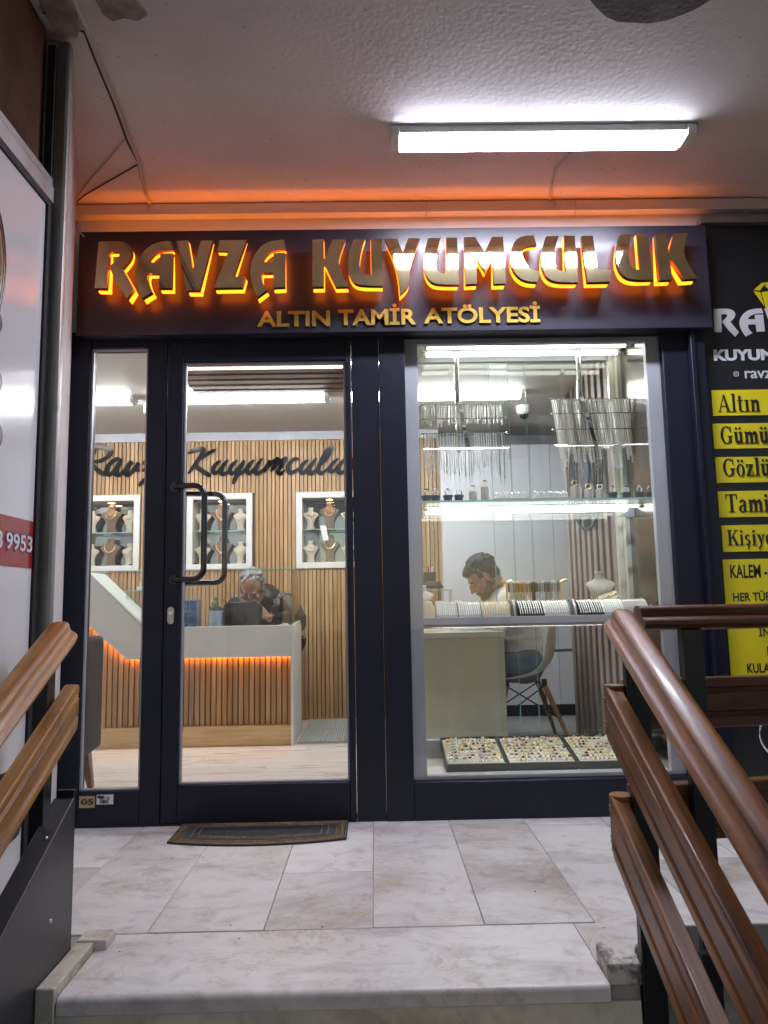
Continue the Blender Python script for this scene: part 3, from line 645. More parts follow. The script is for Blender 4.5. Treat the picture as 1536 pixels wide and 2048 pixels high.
# ================================================================== SHOPFRONT
sf = root('shopfront', (0, 0, 0), 'dark navy aluminium shopfront with glazed door and display window', 'shopfront')
b = MB(); F0, F1 = -0.032, 0.045
for (x0, x1, z0, z1) in ((-1.30, -1.214, 0.0, 2.075), (-0.966, -0.8815, 0.0, 2.075), (-0.0825, 0.036, 0.0, 2.075), (-1.2135, -0.9665, 0.0, 0.140), (-1.2135, -0.9665, 2.003, 2.075),
                         (-0.881, -0.083, 2.022, 2.075)):
    b.box(x0, x1, F0, F1, z0, z1)
b.box(0.0375, 0.150, -0.040, F1, 0.0, 2.075); b.box(0.1505, 1.2815, -0.040, F1, 0.0, 0.1505); b.box(0.1505, 1.2815, -0.034, F1, 2.036, 2.075)
b.box(1.282, 1.392, -0.036, F1, 0.0, 2.075); b.box(1.3925, 1.412, -0.075, F1, 0.0, 2.03); b.box(1.4125, 1.460, -0.060, F1, 0.0, 2.055)
b.box(-1.30, -0.086, -0.033, 0.05, -0.003, 0.010)
build(b, 'frame', 'navy', sf, bevel=0.0025)
side = MB(); side.box(-1.2135, -0.9665, 0.0, 0.006, 0.1405, 2.0025); sw = build(side, 'side_window', 'glass', sf)
def bead(x0, x1, z0, z1, wd=0.009, y0=-0.020, y1=-0.002):
    q = MB(); q.box(x0, x0+wd, y0, y1, z0, z1); q.box(x1-wd, x1, y0, y1, z0, z1); q.box(x0+wd, x1-wd, y0, y1, z0, z0+wd); q.box(x0+wd, x1-wd, y0, y1, z1-wd, z1); return q
build(bead(-1.2135, -0.9665, 0.1405, 2.0025), 'glazing_bead', 'alu', sw, bevel=0.0015)
dr = MB(); D0, D1 = -0.036, 0.040
dr.box(-0.8775, -0.8105, D0, D1, 0.012, 2.018); dr.box(-0.1105, -0.0860, D0, D1, 0.012, 2.018)
dr.box(-0.810, -0.111, D0, D1, 0.012, 0.158); dr.box(-0.810, -0.111, D0, D1, 1.934, 2.018)
door = build(dr, 'door', 'navy', sf, bevel=0.0025)
q = MB(); q.box(-0.810, -0.111, 0.0, 0.006, 0.1585, 1.9335); build(q, 'pane', 'glass', door)
build(bead(-0.810, -0.111, 0.1585, 1.9335), 'glazing_bead', 'alu', door, bevel=0.0015)
zt_, zb_ = at(352, 975, -0.036).z, at(350, 1160, -0.036).z
def pull(y0, yo, xo, dz=0.0):
    x0 = -0.838; p = []; r = 0.045
    p += [(x0, y0, zt_+dz), (x0+0.012, yo*.6+y0*.4, zt_+dz)]
    for k in range(7):
        a = rad(90-15*k); p.append((x0+xo-r+r*math.cos(a), yo, zt_+dz-r+r*math.sin(a)))
    for k in range(7):
        a = rad(-15*k); p.append((x0+xo-r+r*math.cos(a), yo, zb_+dz+r+r*math.sin(a)))
    p += [(x0+0.012, yo*.6+y0*.4, zb_+dz), (x0, y0, zb_+dz)]
    return p
q = MB(); q.tube(pull(-0.036, -0.085, 0.135), 0.0125, 12); q.cyl((-0.838, -0.0365, zt_), (-0.838, -0.043, zt_), 0.02, n=16); q.cyl((-0.838, -0.0365, zb_), (-0.838, -0.043, zb_), 0.02, n=16)
build(q, 'handle', 'black_gloss', door)
q = MB(); q.tube(pull(0.041, 0.095, 0.185, -0.01), 0.0125, 12); build(q, 'handle', 'black_gloss', door)
lk = at(342, 1231, -0.037); q = MB(); hw, hh = 0.014, 0.036
pts = [(lk.x+hw*math.cos(a), lk.z+hh-hw+hw*math.sin(a)) for a in [rad(20*i) for i in range(10)]]+[(lk.x+hw*math.cos(a), lk.z-hh+hw+hw*math.sin(a)) for a in [rad(180+20*i) for i in range(10)]]
q.prism(pts, -0.043, -0.0365, 'Y'); lock = build(q, 'lock_plate', 'steel', door, bevel=0.001)
q = MB(); q.cyl((lk.x+.002, -0.0435, lk.z+.012), (lk.x+.002, -0.049, lk.z+.012), 0.008, n=14); build(q, 'cylinder', 'chrome', lock)
q = MB(); q.box(0.1505, 1.2815, -0.012, -0.004, 0.1515, 2.0355); dw = build(q, 'display_window', 'glass', sf)
q = MB(); q.box(0.151, 0.207, -0.003, 0.03, 0.152, 2.035); q.box(1.220, 1.281, -0.003, 0.03, 0.152, 2.035); q.box(0.2075, 1.2195, -0.003, 0.03, 0.152, 0.168); q.box(0.2075, 1.2195, -0.003, 0.03, 2.010, 2.035)
build(q, 'inner_frame', 'alu_matte', dw, bevel=0.0015)

# stickers on the frame
def sticker(x0, y0, x1, y1, m, txt, label):
    a, c = at(x0, y1, -0.033), at(x1, y0, -0.033)
    t = root('sticker', (a.x, -0.033, a.z), label, 'sticker')
    q = MB(); q.box(a.x, c.x, -0.0345, -0.0325, a.z, c.z); build(q, 'backing', m, t)
    return t, a, c
t, a, c = sticker(158, 1592, 190, 1616, 'sticker', '05', 'tan sticker reading 05 on the shopfront bottom rail')
q = MB(); text_into(q, '05', a.x+(c.x-a.x)*.12, a.x+(c.x-a.x)*.92, a.z+.012, a.z+(c.z-a.z)*.78, -0.0353, 0.001, 0.03); build(q, 'digits', 'ink', t)
t, a, c = sticker(193, 1589, 227, 1609, 'paper', '', 'small white barcode sticker beside the tan sticker on the bottom rail')
q = MB(); rb = random.Random(2); x = a.x+.015
while x < c.x-.02:
    wd = rb.choice((.0012, .002, .003)); q.box(x, x+wd, -0.0356, -0.0346, a.z+.004, a.z+.017); x += wd+rb.choice((.0012, .002))
q.box(a.x+.003, a.x+.03, -0.0356, -0.0346, c.z-.013, c.z-.004); build(q, 'bars', 'ink', t)
q = MB(); text_into(q, '3821155', a.x+.012, c.x-.014, a.z+.019, a.z+.029, -0.0353, 0.001, 0.02); build(q, 'digits', 'ink', t)

# ================================================================== MAIN SIGN
sg = root('shop_sign', (0.1, -0.08, 2.06), 'navy shop sign with gold letters and orange glow above the door', 'sign')
q = MB(); q.box(-1.254, 1.482, -0.100, -0.072, 2.034, 2.502)
q.box(-1.254, -1.234, -0.0715, -0.002, 2.0755, 2.502); q.box(1.462, 1.482, -0.0715, -0.002, 2.0755, 2.502); q.box(-1.2335, 1.4615, -0.0715, -0.036, 2.034, 2.050)
build(q, 'panel', 'navy_sign', sg, bevel=0.002)
q = MB(); q.box(-1.2, 1.41, -0.045, -0.035, 2.430, 2.439); build(q, 'amber_strip', 'e_strip', sg)
LZ3 = (180, 440, .2734375); LZ4 = (590, 440, .2734375); LZ5 = (1000, 440, .2734375)
GL = [(LZ3, [(55,148),(215,143),(272,162),(304,210),(303,258),(285,300),(240,355),(330,520),(285,590),(205,480),(142,345),(190,295),(213,258),(203,228),(140,230),(131,515),(45,512)]),
 (LZ3, [(588,138),(480,148),(405,195),(352,280),(332,375),(345,470),(392,588),(465,540),(438,490),(420,425),(428,393),(508,393),(510,508),(603,508),(600,235),(508,238),(508,308),(428,308),(445,265),(500,222),(602,212)]),
 (LZ3, [(628,142),(712,138),(752,378),(806,140),(893,138),(808,530),(716,530)]),
 (LZ3, [(940,135),(1140,132),(1052,420),(1140,420),(1118,505),(912,508),(1008,222),(930,220)]),
 (LZ3, [(1415,130),(1310,140),(1240,185),(1190,270),(1170,370),(1185,470),(1228,580),(1300,525),(1270,480),(1255,420),(1262,390),(1342,388),(1345,505),(1430,500),(1425,230),(1340,235),(1342,305),(1262,305),(1280,260),(1335,216),(1430,208)]),
 (LZ4, [(125,130),(208,128),(211,290),(275,128),(368,127),(303,308),(390,498),(300,500),(213,322),(212,498),(130,500)]),
 (LZ4, [(428,128),(512,125),(485,210),(468,320),(480,375),(510,402),(558,406),(553,124),(636,121),(643,490),(520,490),(440,478),(398,420),(384,330),(398,210)]),
 (LZ4, [(655,122),(748,120),(790,232),(828,118),(918,116),(835,340),(838,492),(768,560),(748,345)]),
 (LZ4, [(978,116),(1070,114),(1045,200),(1028,320),(1040,370),(1065,392),(1110,396),(1106,113),(1190,112),(1197,482),(1075,482),(1000,470),(955,410),(940,320),(952,200)]),
 (LZ4, [(1240,112),(1320,110),(1388,230),(1446,108),(1526,107),(1538,475),(1450,478),(1448,268),(1392,385),(1328,268),(1328,478),(1245,482)]),
 (LZ5, [(253,98),(180,100),(120,130),(88,195),(75,285),(92,370),(135,430),(195,460),(268,465),(292,382),(255,378),(205,350),(170,290),(158,215),(200,185),(272,178)]),
 (LZ5, [(345,102),(440,100),(410,180),(395,300),(408,350),(430,375),(482,385),(475,98),(555,98),(568,465),(440,465),(365,450),(320,400),(300,310),(318,190)]),
 (LZ5, [(605,100),(688,98),(712,372),(812,372),(800,462),(635,465)]),
 (LZ5, [(888,92),(972,90),(950,190),(945,300),(960,345),(985,365),(1030,367),(1008,88),(1090,86),(1118,445),(1010,450),(920,435),(872,380),(850,290),(862,180)]),
 (LZ5, [(1145,90),(1225,86),(1238,245),(1288,84),(1385,80),(1333,250),(1432,440),(1335,447),(1243,272),(1250,448),(1155,452)])]
def smooth_poly(p, it=1):          # rounds only shallow corners, keeps the sharp ones
    for _ in range(it):
        o = []; n = len(p)
        for i in range(n):
            a, c, d = Vector(p[i-1]), Vector(p[i]), Vector(p[(i+1) % n])
            if (c-a).angle(d-c, 0) < rad(48): o += [tuple(c.lerp(a, .25)), tuple(c.lerp(d, .25))]
            else: o.append(tuple(c))
        p = o
    return p
YF = -0.186
for gi, (z_, pl) in enumerate(GL):
    pw = [at(z_[0]+x*z_[2], z_[1]+y*z_[2], YF) for x, y in smooth_poly(pl, 2)]
    poly = [(p.x, p.z) for p in pw]
    q = MB(); q.m = 0; q.prism(poly, YF, -0.160, 'Y')
    for i in range(1, len(q.f)): q.mi[i] = 1
    zm = sum(p[1] for p in poly)/len(poly)
    for v in q.v: v.y += (v.z-zm)*0.145          # the faces lean back a little
    let = build(q, 'letter', ['gold', 'gold_side'], sg, flat=True)
    cxm = sum(p[0] for p in poly)/len(poly); czm = sum(p[1] for p in poly)/len(poly)
    q = MB(); q.prism([(cxm+(x-cxm)*.985, czm+(z-czm)*.985) for x, z in poly], -0.1595, -0.139, 'Y'); build(q, 'backlight', 'e_amber', let, flat=True)
# second line of the sign
q = MB(); a = at(514, 656, -0.108); c = at(1080, 604, -0.108)
words = [('ALTIN', 514, 660, 0), ('TAMİR', 676, 833, 1), ('ATÖLYESİ', 848, 1081, 1)]
for s, x0, x1, dot in words:
    base = at((x0+x1)/2, 654-(x0+x1-1028)/2*0.018, -0.108).z; cap = 0.069
    text_into(q, s, at(x0, 640, -0.108).x, at(x1, 640, -0.108).x, base, base+cap*(1.36 if dot else 1.0), -0.108, 0.014, 0.028)
build(q, 'lettering', 'gold_flat', sg, angle=30)

# ================================================================== PRICE BOARD ON THE RIGHT
YB = -0.02
pb = root('price_board', (1.9, 0, 0), 'black board with white name and stacked yellow service panels', 'sign')
q = MB(); q.box(1.461, 2.75, YB, 0.045, 0.0, 2.54); build(q, 'board', 'black', pb)
q = MB(); q.box(1.489, 3.1, -0.05, 0.0, 2.5405, 2.57); build(q, 'top_edge', 'alu_old', pb)
# serif lettering built from strokes; unit = cap height
def arc(cx, cy, rx, ry, wx, wy, a0, a1, n=16):
    o = []; i_ = []
    for k in range(n+1):
        a = rad(a0+(a1-a0)*k/n); o.append((cx+rx*math.cos(a), cy+ry*math.sin(a))); i_.append((cx+(rx-wx)*math.cos(a), cy+(ry-wy)*math.sin(a)))
    return [o[k:k+2]+i_[k:k+2][::-1] for k in range(n)]
def R_(x0, x1, y0, y1): return [(x0, y0), (x1, y0), (x1, y1), (x0, y1)]
def dotp(x, y, r): return [(x+r*math.cos(rad(30*i)), y+r*math.sin(rad(30*i))) for i in range(12)]
st, th = 0.15, 0.05
SG = {
 'A': (0.74, [[(0.03,0),(0.10,0),(0.40,1),(0.35,1)], [(0.32,1),(0.42,1),(0.72,0),(0.54,0)], R_(0.16,0.56,0.30,0.36), R_(0,0.20,0,th), R_(0.48,0.78,0,th)]),
 'l': (0.30, [R_(0.08,0.08+st,0,1.04), R_(0.0,0.08,0.99,1.04), R_(0,0.30,0,th)]),
 'ı': (0.30, [R_(0.08,0.08+st,0,0.68), R_(0.0,0.08,0.63,0.68), R_(0,0.30,0,th)]),
 'i': (0.30, [R_(0.08,0.08+st,0,0.68), R_(0.0,0.08,0.63,0.68), R_(0,0.30,0,th), dotp(0.15,0.90,0.085)]),
 't': (0.36, [R_(0.08,0.08+st,0.08,0.92), R_(0,0.34,0.62,0.68)]+arc(0.26,0.14,0.18,0.15,0.14,0.05,180,320,8)),
 'n': (0.56, [R_(0.06,0.06+st,0,0.68), R_(0,0.08,0.63,0.68), R_(0.36,0.36+st,0,0.46), R_(0,0.26,0,th), R_(0.30,0.57,0,th)]+arc(0.345,0.45,0.165,0.25,0.145,0.09,0,165,10)),
 'm': (0.86, [R_(0.06,0.06+st,0,0.68), R_(0,0.08,0.63,0.68), R_(0.36,0.36+st,0,0.46), R_(0.66,0.66+st,0,0.46), R_(0,0.26,0,th), R_(0.31,0.56,0,th), R_(0.61,0.87,0,th)]+arc(0.345,0.45,0.165,0.25,0.145,0.09,0,165,10)+arc(0.645,0.45,0.165,0.25,0.145,0.09,0,165,10)),
 'u': (0.58, [R_(0.06,0.06+st,0.2,0.68), R_(0.36,0.36+st,0,0.68), R_(0,0.08,0.63,0.68), R_(0.29,0.38,0.63,0.68), R_(0.5,0.58,0,th)]+arc(0.23,0.22,0.17,0.24,0.145,0.10,180,340,10)),
 'ü': (0.58, [R_(0.06,0.06+st,0.2,0.68), R_(0.36,0.36+st,0,0.68), R_(0,0.08,0.63,0.68), R_(0.29,0.38,0.63,0.68), R_(0.5,0.58,0,th), dotp(0.16,0.88,0.075), dotp(0.40,0.88,0.075)]+arc(0.23,0.22,0.17,0.24,0.145,0.10,180,340,10)),
 'G': (0.76, arc(0.37,0.5,0.36,0.52,0.16,0.06,50,330,26)+[R_(0.52,0.67,0.06,0.44), R_(0.44,0.76,0.40,0.45), R_(0.60,0.65,0.66,1.0)]),
 'ö': (0.52, arc(0.25,0.34,0.25,0.36,0.135,0.05,0,360,26)+[dotp(0.14,0.88,0.075), dotp(0.37,0.88,0.075)]),
 'z': (0.48, [R_(0.02,0.44,0.62,0.68), R_(0.02,0.46,0,0.06), [(0.02,0.05),(0.19,0.05),(0.44,0.64),(0.27,0.64)], R_(0.02,0.07,0.48,0.63), R_(0.41,0.46,0.05,0.22)]),
 'T': (0.68, [R_(0.26,0.26+st+.02,0,1), R_(0,0.68,0.94,1), R_(0.0,0.05,0.72,0.95), R_(0.63,0.68,0.72,0.95), R_(0.17,0.52,0,th)]),
 'a': (0.52, [R_(0.30,0.30+st,0.04,0.50), R_(0.42,0.52,0.0,0.07)]+arc(0.25,0.50,0.20,0.20,0.145,0.06,0,165,10)+arc(0.22,0.19,0.21,0.21,0.14,0.06,60,330,14)),
 'K': (0.78, [R_(0.08,0.08+st+.02,0,1), R_(0,0.33,0,th), R_(0,0.33,0.95,1), [(0.22,0.42),(0.28,0.42),(0.66,0.97),(0.58,0.97)], [(0.32,0.56),(0.42,0.70),(0.76,0.03),(0.56,0.03)], R_(0.50,0.74,0.95,1), R_(0.50,0.80,0,th)]),
 'ş': (0.44, arc(0.21,0.51,0.19,0.19,0.14,0.07,30,265,12)+arc(0.20,0.18,0.20,0.20,0.14,0.07,-150,85,12)+arc(0.20,-0.12,0.10,0.10,0.06,0.05,-120,90,8)),
 'k': (0.60, [R_(0.08,0.08+st,0,1.04), R_(0.0,0.08,0.99,1.04), R_(0,0.30,0,th), [(0.2,0.28),(0.26,0.26),(0.50,0.66),(0.43,0.66)], [(0.26,0.38),(0.36,0.48),(0.60,0.02),(0.42,0.02)], R_(0.36,0.56,0.63,0.68), R_(0.38,0.62,0,th)]),
 'r': (0.42, [R_(0.08,0.08+st,0,0.68), R_(0.0,0.08,0.63,0.68), R_(0,0.30,0,th), [(0.2,0.48),(0.2,0.58),(0.34,0.69),(0.40,0.64),(0.36,0.54)]]),
 'y': (0.54, [[(0.05,0.66),(0.21,0.66),(0.34,0.2),(0.24,0.05)], [(0.27,0.05),(0.33,0.2),(0.47,0.66),(0.41,0.66)], [(0.26,0.12),(0.33,0.12),(0.20,-0.24),(0.13,-0.2)], R_(0,0.24,0.63,0.68), R_(0.36,0.54,0.63,0.68), dotp(0.13,-0.2,0.07)]),
 'e': (0.50, arc(0.25,0.34,0.25,0.36,0.145,0.05,10,325,22)+[R_(0.1,0.47,0.35,0.40)]),
}
def serif(q, s, x, z, h, y, wscale=1.0):
    k = 0
    for ch in s:
        wd, ps = SG[ch]
        for p in ps:
            k += 1; q.prism([(x+u*h*wscale, z+v*h) for u, v in p], y-0.0012-0.00003*k, y, 'Y')
        x += (wd+0.07)*h*wscale
    return x
def bp(x, y): return at(x, y, YB)
rows = [('Altın', 1422, 781, 832, 1436, 825, 37), ('Gümüş', 1424, 848, 898, 1441, 888, 36), ('Gözlük', 1429, 915, 966, 1446, 953, 36), ('Tamir', 1434, 983, 1035, 1452, 1025, 37), ('Kişiye', 1442, 1051, 1104, 1455, 1091, 31)]
for s, xl, y0, y1, xt, yb, hpx in rows:
    a = bp(xl+2, (y0+y1)/2); z0 = bp(xl, y1).z; z1 = bp(xl, y0).z
    q = MB(); q.box(a.x, 2.62, YB-0.004, YB-0.0005, z0, z1); pan = build(q, 'yellow_panel', 'yellow', pb)
    q = MB(); c = bp(xt, yb); serif(q, s, c.x, c.z, hpx/1500*3.18, YB-0.0045, 0.92); build(q, 'lettering', 'ink', pan, flat=True)
a = bp(1450, 1200); q = MB(); q.box(a.x, 2.62, YB-0.004, YB-0.0005, bp(1470, 1353).z, bp(1450, 1119).z); pan = build(q, 'yellow_panel', 'yellow', pb)
for s, x0, x1, y0, y1 in (('KALEM - (', 1461, 1545, 1165, 1128), ('HER TÜRLÜ', 1466, 1562, 1203, 1180), ('İNC', 1517, 1552, 1273, 1249), ('K', 1534, 1547, 1311, 1292), ('KULA', 1494, 1538, 1346, 1326)):
    q = MB(); A, C_ = bp(x0, y0), bp(x1, y1); text_into(q, s, A.x, C_.x, A.z, C_.z, YB-0.0050, 0.001, 0.02); build(q, 'lettering', 'ink', pan)
q = MB()
def place_glyph(q, pl, x0, x1, z0, z1, y, d):
    xs = [p[0] for p in pl]; ys = [p[1] for p in pl]
    f = [(x0+(x-min(xs))/(max(xs)-min(xs))*(x1-x0), z1-(v-min(ys))/(max(ys)-min(ys))*(z1-z0)) for x, v in pl]; q.prism(f, y-d, y, 'Y')
zA, zB = bp(1450, 674).z, bp(1450, 618).z
place_glyph(q, smooth_poly(GL[0][1], 2), bp(1427, 650).x, bp(1476, 650).x, zA, zB, YB-.0005, .003)
place_glyph(q, smooth_poly(GL[4][1], 2), bp(1479, 650).x, bp(1528, 650).x, zA, zB, YB-.0005, .003)
place_glyph(q, smooth_poly(GL[2][1], 2), bp(1531, 650).x, bp(1580, 650).x, zA, zB, YB-.0005, .003)
place_glyph(q, smooth_poly(GL[3][1], 2), bp(1583, 650).x, bp(1628, 650).x, zA, zB, YB-.0005, .003)
place_glyph(q, smooth_poly(GL[4][1], 2), bp(1630, 650).x, bp(1679, 650).x, zA, zB, YB-.0005, .003)
build(q, 'white_lettering', 'ink_white', pb); q = MB()
A, C_ = bp(1428, 722), bp(1546, 698); text_into(q, 'KUYUM', A.x, C_.x, A.z, C_.z, YB-0.0018, 0.002, 0.045)
build(q, 'white_lettering', 'ink_white', pb); q = MB()
A, C_ = bp(1490, 757), bp(1556, 741); text_into(q, 'ravza', A.x, C_.x, A.z, C_.z, YB-0.0018, 0.002, 0.01)
build(q, 'white_lettering', 'ink_white', pb); q = MB()
ic = bp(1472, 748); q.tube([(ic.x+sx*.010*(1 if k else 1), YB-.002, ic.z+sz*.010) for sx, sz, k in ((-1,-.6,1),(-1,.6,1),(-.6,1,1),(.6,1,1),(1,.6,1),(1,-.6,1),(.6,-1,1),(-.6,-1,1))], 0.0016, 4, closed=True); q.torus((ic.x, YB-.002, ic.z), 0.0048, 0.0013, (0,1,0), 14, 4); q.sph((ic.x+.006, YB-.002, ic.z+.006), .0014, 6, 4)
build(q, 'camera_icon', 'ink_white', pb)
q = MB(); dm = lambda x, y: (bp(x, y).x, bp(x, y).z)
for pl in ([(1507,580),(1522,567),(1531,566),(1519,582)], [(1524,566),(1560,562),(1568,574),(1536,578)], [(1507,583),(1520,585),(1528,612)], [(1523,585),(1550,580),(1556,630),(1540,640),(1531,616)]):
    q.prism([dm(*p) for p in pl], YB-.003, YB-.0005, 'Y')
build(q, 'diamond_emblem', 'yellow', pb)
q = MB(); c = bp(1560, 1465); q.torus((c.x, YB-.03, c.z), 0.10, 0.004, (0, 1, 0), 30, 6)
tag(build(q, 'wire_loop', 'chrome'), 'thin shiny wire loop against the dark board below the yellow panels', 'wire')

# ================================================================== DOORMAT
dm_ = root('doormat', (-0.45, -0.15, 0), 'black rubber doormat with bronze key pattern border at the shop door', 'doormat')
x0, x1, yb_, yf_ = -0.79, -0.118, -0.045, -0.262
def front(x): u = (x-x0)/(x1-x0); return yf_-0.055*(1-(2*u-1)**2)
def outline(i, n=24):
    p = [(x0+i, yb_-i*.5)]+[(x0+i+(x1-x0-2*i)*k/n, front(x0+i+(x1-x0-2*i)*k/n)+i*.9) for k in range(n+1)]+[(x1-i, yb_-i*.5)]
    return p
M['mat_bronze'] = mat('bronze_rubber', (0.24, 0.155, 0.070), 0.6, col2=(0.15, 0.10, 0.05), scale=30)
M['mat_blue'] = mat('navy_carpet', (0.012, 0.012, 0.016), 0.95, col2=(0.018, 0.018, 0.023), scale=60, bump=0.3, bscale=300)
q = MB(); q.prism(outline(0), 0.001, 0.008, 'Z'); build(q, 'base', 'rubber', dm_, bevel=0.003)
q = MB(); q.prism(outline(0.105), 0.0085, 0.0115, 'Z'); build(q, 'centre_pile', 'mat_blue', dm_)
q = MB()
def loop(i, r): q.tube([(x, y, 0.009) for x, y in outline(i)], r, 5, closed=True)
for i, r in ((0.006, .003), (0.043, .0025), (0.075, .0022), (0.100, .003)): loop(i, r)
def meander(cx, cy, s, ang):
    c, sn = math.cos(ang), math.sin(ang)
    pth = [(-.5, -.5), (.5, -.5), (.5, .5), (-.2, .5), (-.2, -.05), (.15, -.05), (.15, .2)]
    q.tube([(cx+(u*c-v*sn)*s, cy+(u*sn+v*c)*s, 0.0095) for u, v in pth], s*.09, 4)
n = 26
for k in range(n):
    x = x0+0.03+(x1-x0-0.06)*(k+.5)/n; meander(x, front(x)+0.024, 0.022, 0.0)
for k in range(8):
    y = yb_-0.02-(abs(yf_-yb_)-.03)*(k+.5)/8
    meander(x0+0.025, y, 0.021, math.pi/2); meander(x1-0.025, y, 0.021, -math.pi/2)
for k in range(16): meander(x0+.12+(x1-x0-.24)*(k+.5)/16, yb_-.02, 0.02, 0)
for k in range(22):
    x = x0+0.10+(x1-x0-0.2)*(k+.5)/22; meander(x, front(x)+0.078, 0.014, 0)
build(q, 'key_border', 'mat_bronze', dm_)
q = MB()
for r_ in range(3):
    for k in range(70):
        x = x0+0.06+(x1-x0-0.12)*(k+.5+.5*(r_ % 2))/71; q.box(x-.0022, x+.0022, front(x)+.049+.008*r_, front(x)+.053+.008*r_, 0.008, 0.011)
for c_ in range(4):
    for k in range(16):
        y = yb_-.03-.17*k/16
        for xb in (x0+.052+.009*c_, x1-.052-.009*c_): q.box(xb-.002, xb+.002, y-.003, y+.002, 0.008, 0.011)
build(q, 'rubber_studs', 'slate', dm_, flat=True)

# ================================================================== SHOP INTERIOR: shell
YW = 2.65
b = MB(); rn = random.Random(4); b.box(-2.7, 2.2, 0.05, 3.0, -0.10, -0.004); tag(build(b, 'floor_base', 'grout'), kind='structure')
b = MB(); y = 0.052
while y < 2.9:
    x = -2.7-rn.uniform(0, 1.0)
    while x < 0.42:
        x2 = x+1.25; a, c = max(x, -2.7), min(x2, 0.42)
        if c-a > .01: b.box(a+.0006, c-.0006, y, y+0.1585, -0.003, 0.012)
        x = x2
    y += 0.16
tag(build(b, 'laminate_floor', 'laminate', flat=True), kind='structure')
b = MB(); b.box(0.421, 2.2, 0.052, 2.9, -0.003, 0.009); tag(build(b, 'tile_bed', 'tile_joint'), kind='structure')
b = MB()
for i in range(8):
    for k in range(12):
        # tiles laid on the diagonal-free grid seen behind the chair
        x = 0.425+0.30*i; yy = 0.055+0.30*k
        if x < 2.1 and yy < 2.75: b.box(x, x+0.296, yy, yy+0.296, 0.0, 0.0125)
tag(build(b, 'tile_floor', 'tile', bevel=0.001, seg=1), kind='structure')
b = MB(); b.box(-2.7, 2.2, 0.052, 2.95, 2.25, 2.33); M['ceil_in'] = mat('shop_ceiling', (0.56, 0.54, 0.51), 0.6)
tag(build(b, 'shop_ceiling', 'ceil_in'), kind='structure')
t = root('shop_side_wall', (-2.7, 1.5, 0), 'plain wall at the far left of the shop behind the armchair', 'wall'); b = MB(); b.box(-2.8, -2.70, 0.05, 2.95, -0.05, 2.33); build(b, 'wall_face', 'white', t)
t = root('shop_end_wall', (2.2, 1.5, 0), 'white wall behind the brown slatted partition', 'wall'); b = MB(); b.box(2.2, 2.3, 0.05, 2.95, -0.05, 2.33); build(b, 'wall_face', 'white', t)
t = root('front_wall', (-2.0, 0.1, 0), 'inner face of the front wall beside the armchair', 'wall'); b = MB(); b.box(-2.7, -1.301, 0.046, 0.10, -0.05, 2.33); b.box(1.489, 2.2, 0.046, 0.10, -0.05, 2.33); b.box(-1.3, 1.488, 0.047, 0.10, 2.076, 2.33); build(b, 'wall_face', 'white', t)
# slatted oak wall with the openings of the three display niches
niches = [(-2.33, -1.82), (-1.453, -0.944), (-0.600, -0.091)]; NZ0, NZ1 = at(594, 1137, YW).z, at(592, 985, YW).z
ZT = at(600, 880, YW).z
t = root('slatted_wall', (-1.0, YW, 0), 'oak slatted wall with shiny black script lettering and three lit niches', 'wall')
b = MB(); g = MB(); x = -2.70; pitch = 0.0318
def spans(xa, xb):
    for n0, n1 in niches:
        if xb > n0+0.004 and xa < n1-0.004: return [(0.012, NZ0), (NZ1, ZT)]
    return [(0.012, ZT)]
k = 0
while x < 0.53:
    wv = 0.0265 if k % 2 else 0.0235
    for z0, z1 in spans(x, x+wv): b.box(x, x+wv, YW, YW+0.018+.004*(k % 3 == 0), z0, z1)
    x += pitch; k += 1
ed = [-2.70]+[e for n_ in niches for e in n_]+[0.53]
for i in range(len(ed)-1):
    for z0, z1 in ([(0.012, ZT)] if i % 2 == 0 else [(0.012, NZ0), (NZ1, ZT)]): g.box(ed[i]+.0005, ed[i+1]-.0005, YW+0.0225, YW+0.035, z0, z1)
build(b, 'slats', 'oak', t, flat=True); build(g, 'backing_board', 'oak_gap', t, flat=True)
b = MB(); b.box(-2.70, 0.53, YW-0.012, YW+0.035, ZT+.001, 2.249); b.box(0.53, 2.2, YW+.25, YW+0.3, 0, 2.249); build(b, 'top_band', 'alu', t)
b = MB(); b.box(-2.70, 2.2, YW+0.30, YW+0.34, -0.05, 2.33); build(b, 'wall_face', 'white', t)
# script lettering on the wall: brush strokes of varying width
def stroke(q, pts, wmax, y, slant=rad(38), taper=(0.35, 0.45)):
    P = [Vector((p.x, p.z)) for p in pts]; D = []
    n = len(P)
    for i in range(n-1):       # catmull-rom refinement
        p0, p1, p2, p3 = P[max(i-1, 0)], P[i], P[i+1], P[min(i+2, n-1)]
        for s in range(6):
            u = s/6; D.append(0.5*((2*p1)+(p2-p0)*u+(2*p0-5*p1+4*p2-p3)*u*u+(3*p1-p0-3*p2+p3)*u**3))
    D.append(P[-1]); m = len(D); L_, R2 = [], []
    for i, p in enumerate(D):
        d = D[min(i+1, m-1)]-D[max(i-1, 0)]; d = d.normalized() if d.length else Vector((1, 0)); nn = Vector((-d.y, d.x))
        u = i/(m-1); wd = wmax*(0.62+0.38*abs(nn.dot(Vector((math.cos(slant), math.sin(slant))))))
        wd *= min(1, taper[0]+(1-taper[0])*u/0.15, taper[1]+(1-taper[1])*(1-u)/0.15)
        L_.append(p+nn*wd/2); R2.append(p-nn*wd/2)
    for i in range(m-1):
        q.prism([tuple(L_[i]), tuple(L_[i+1]), tuple(R2[i+1]), tuple(R2[i])], y, YW-0.001, 'Y')
    for c, r in ((D[0], wmax*taper[0]*.5), (D[-1], wmax*taper[1]*.5)):
        pass
S6 = (170, 860, 260/1536); S7 = (370, 860, 330/1536)
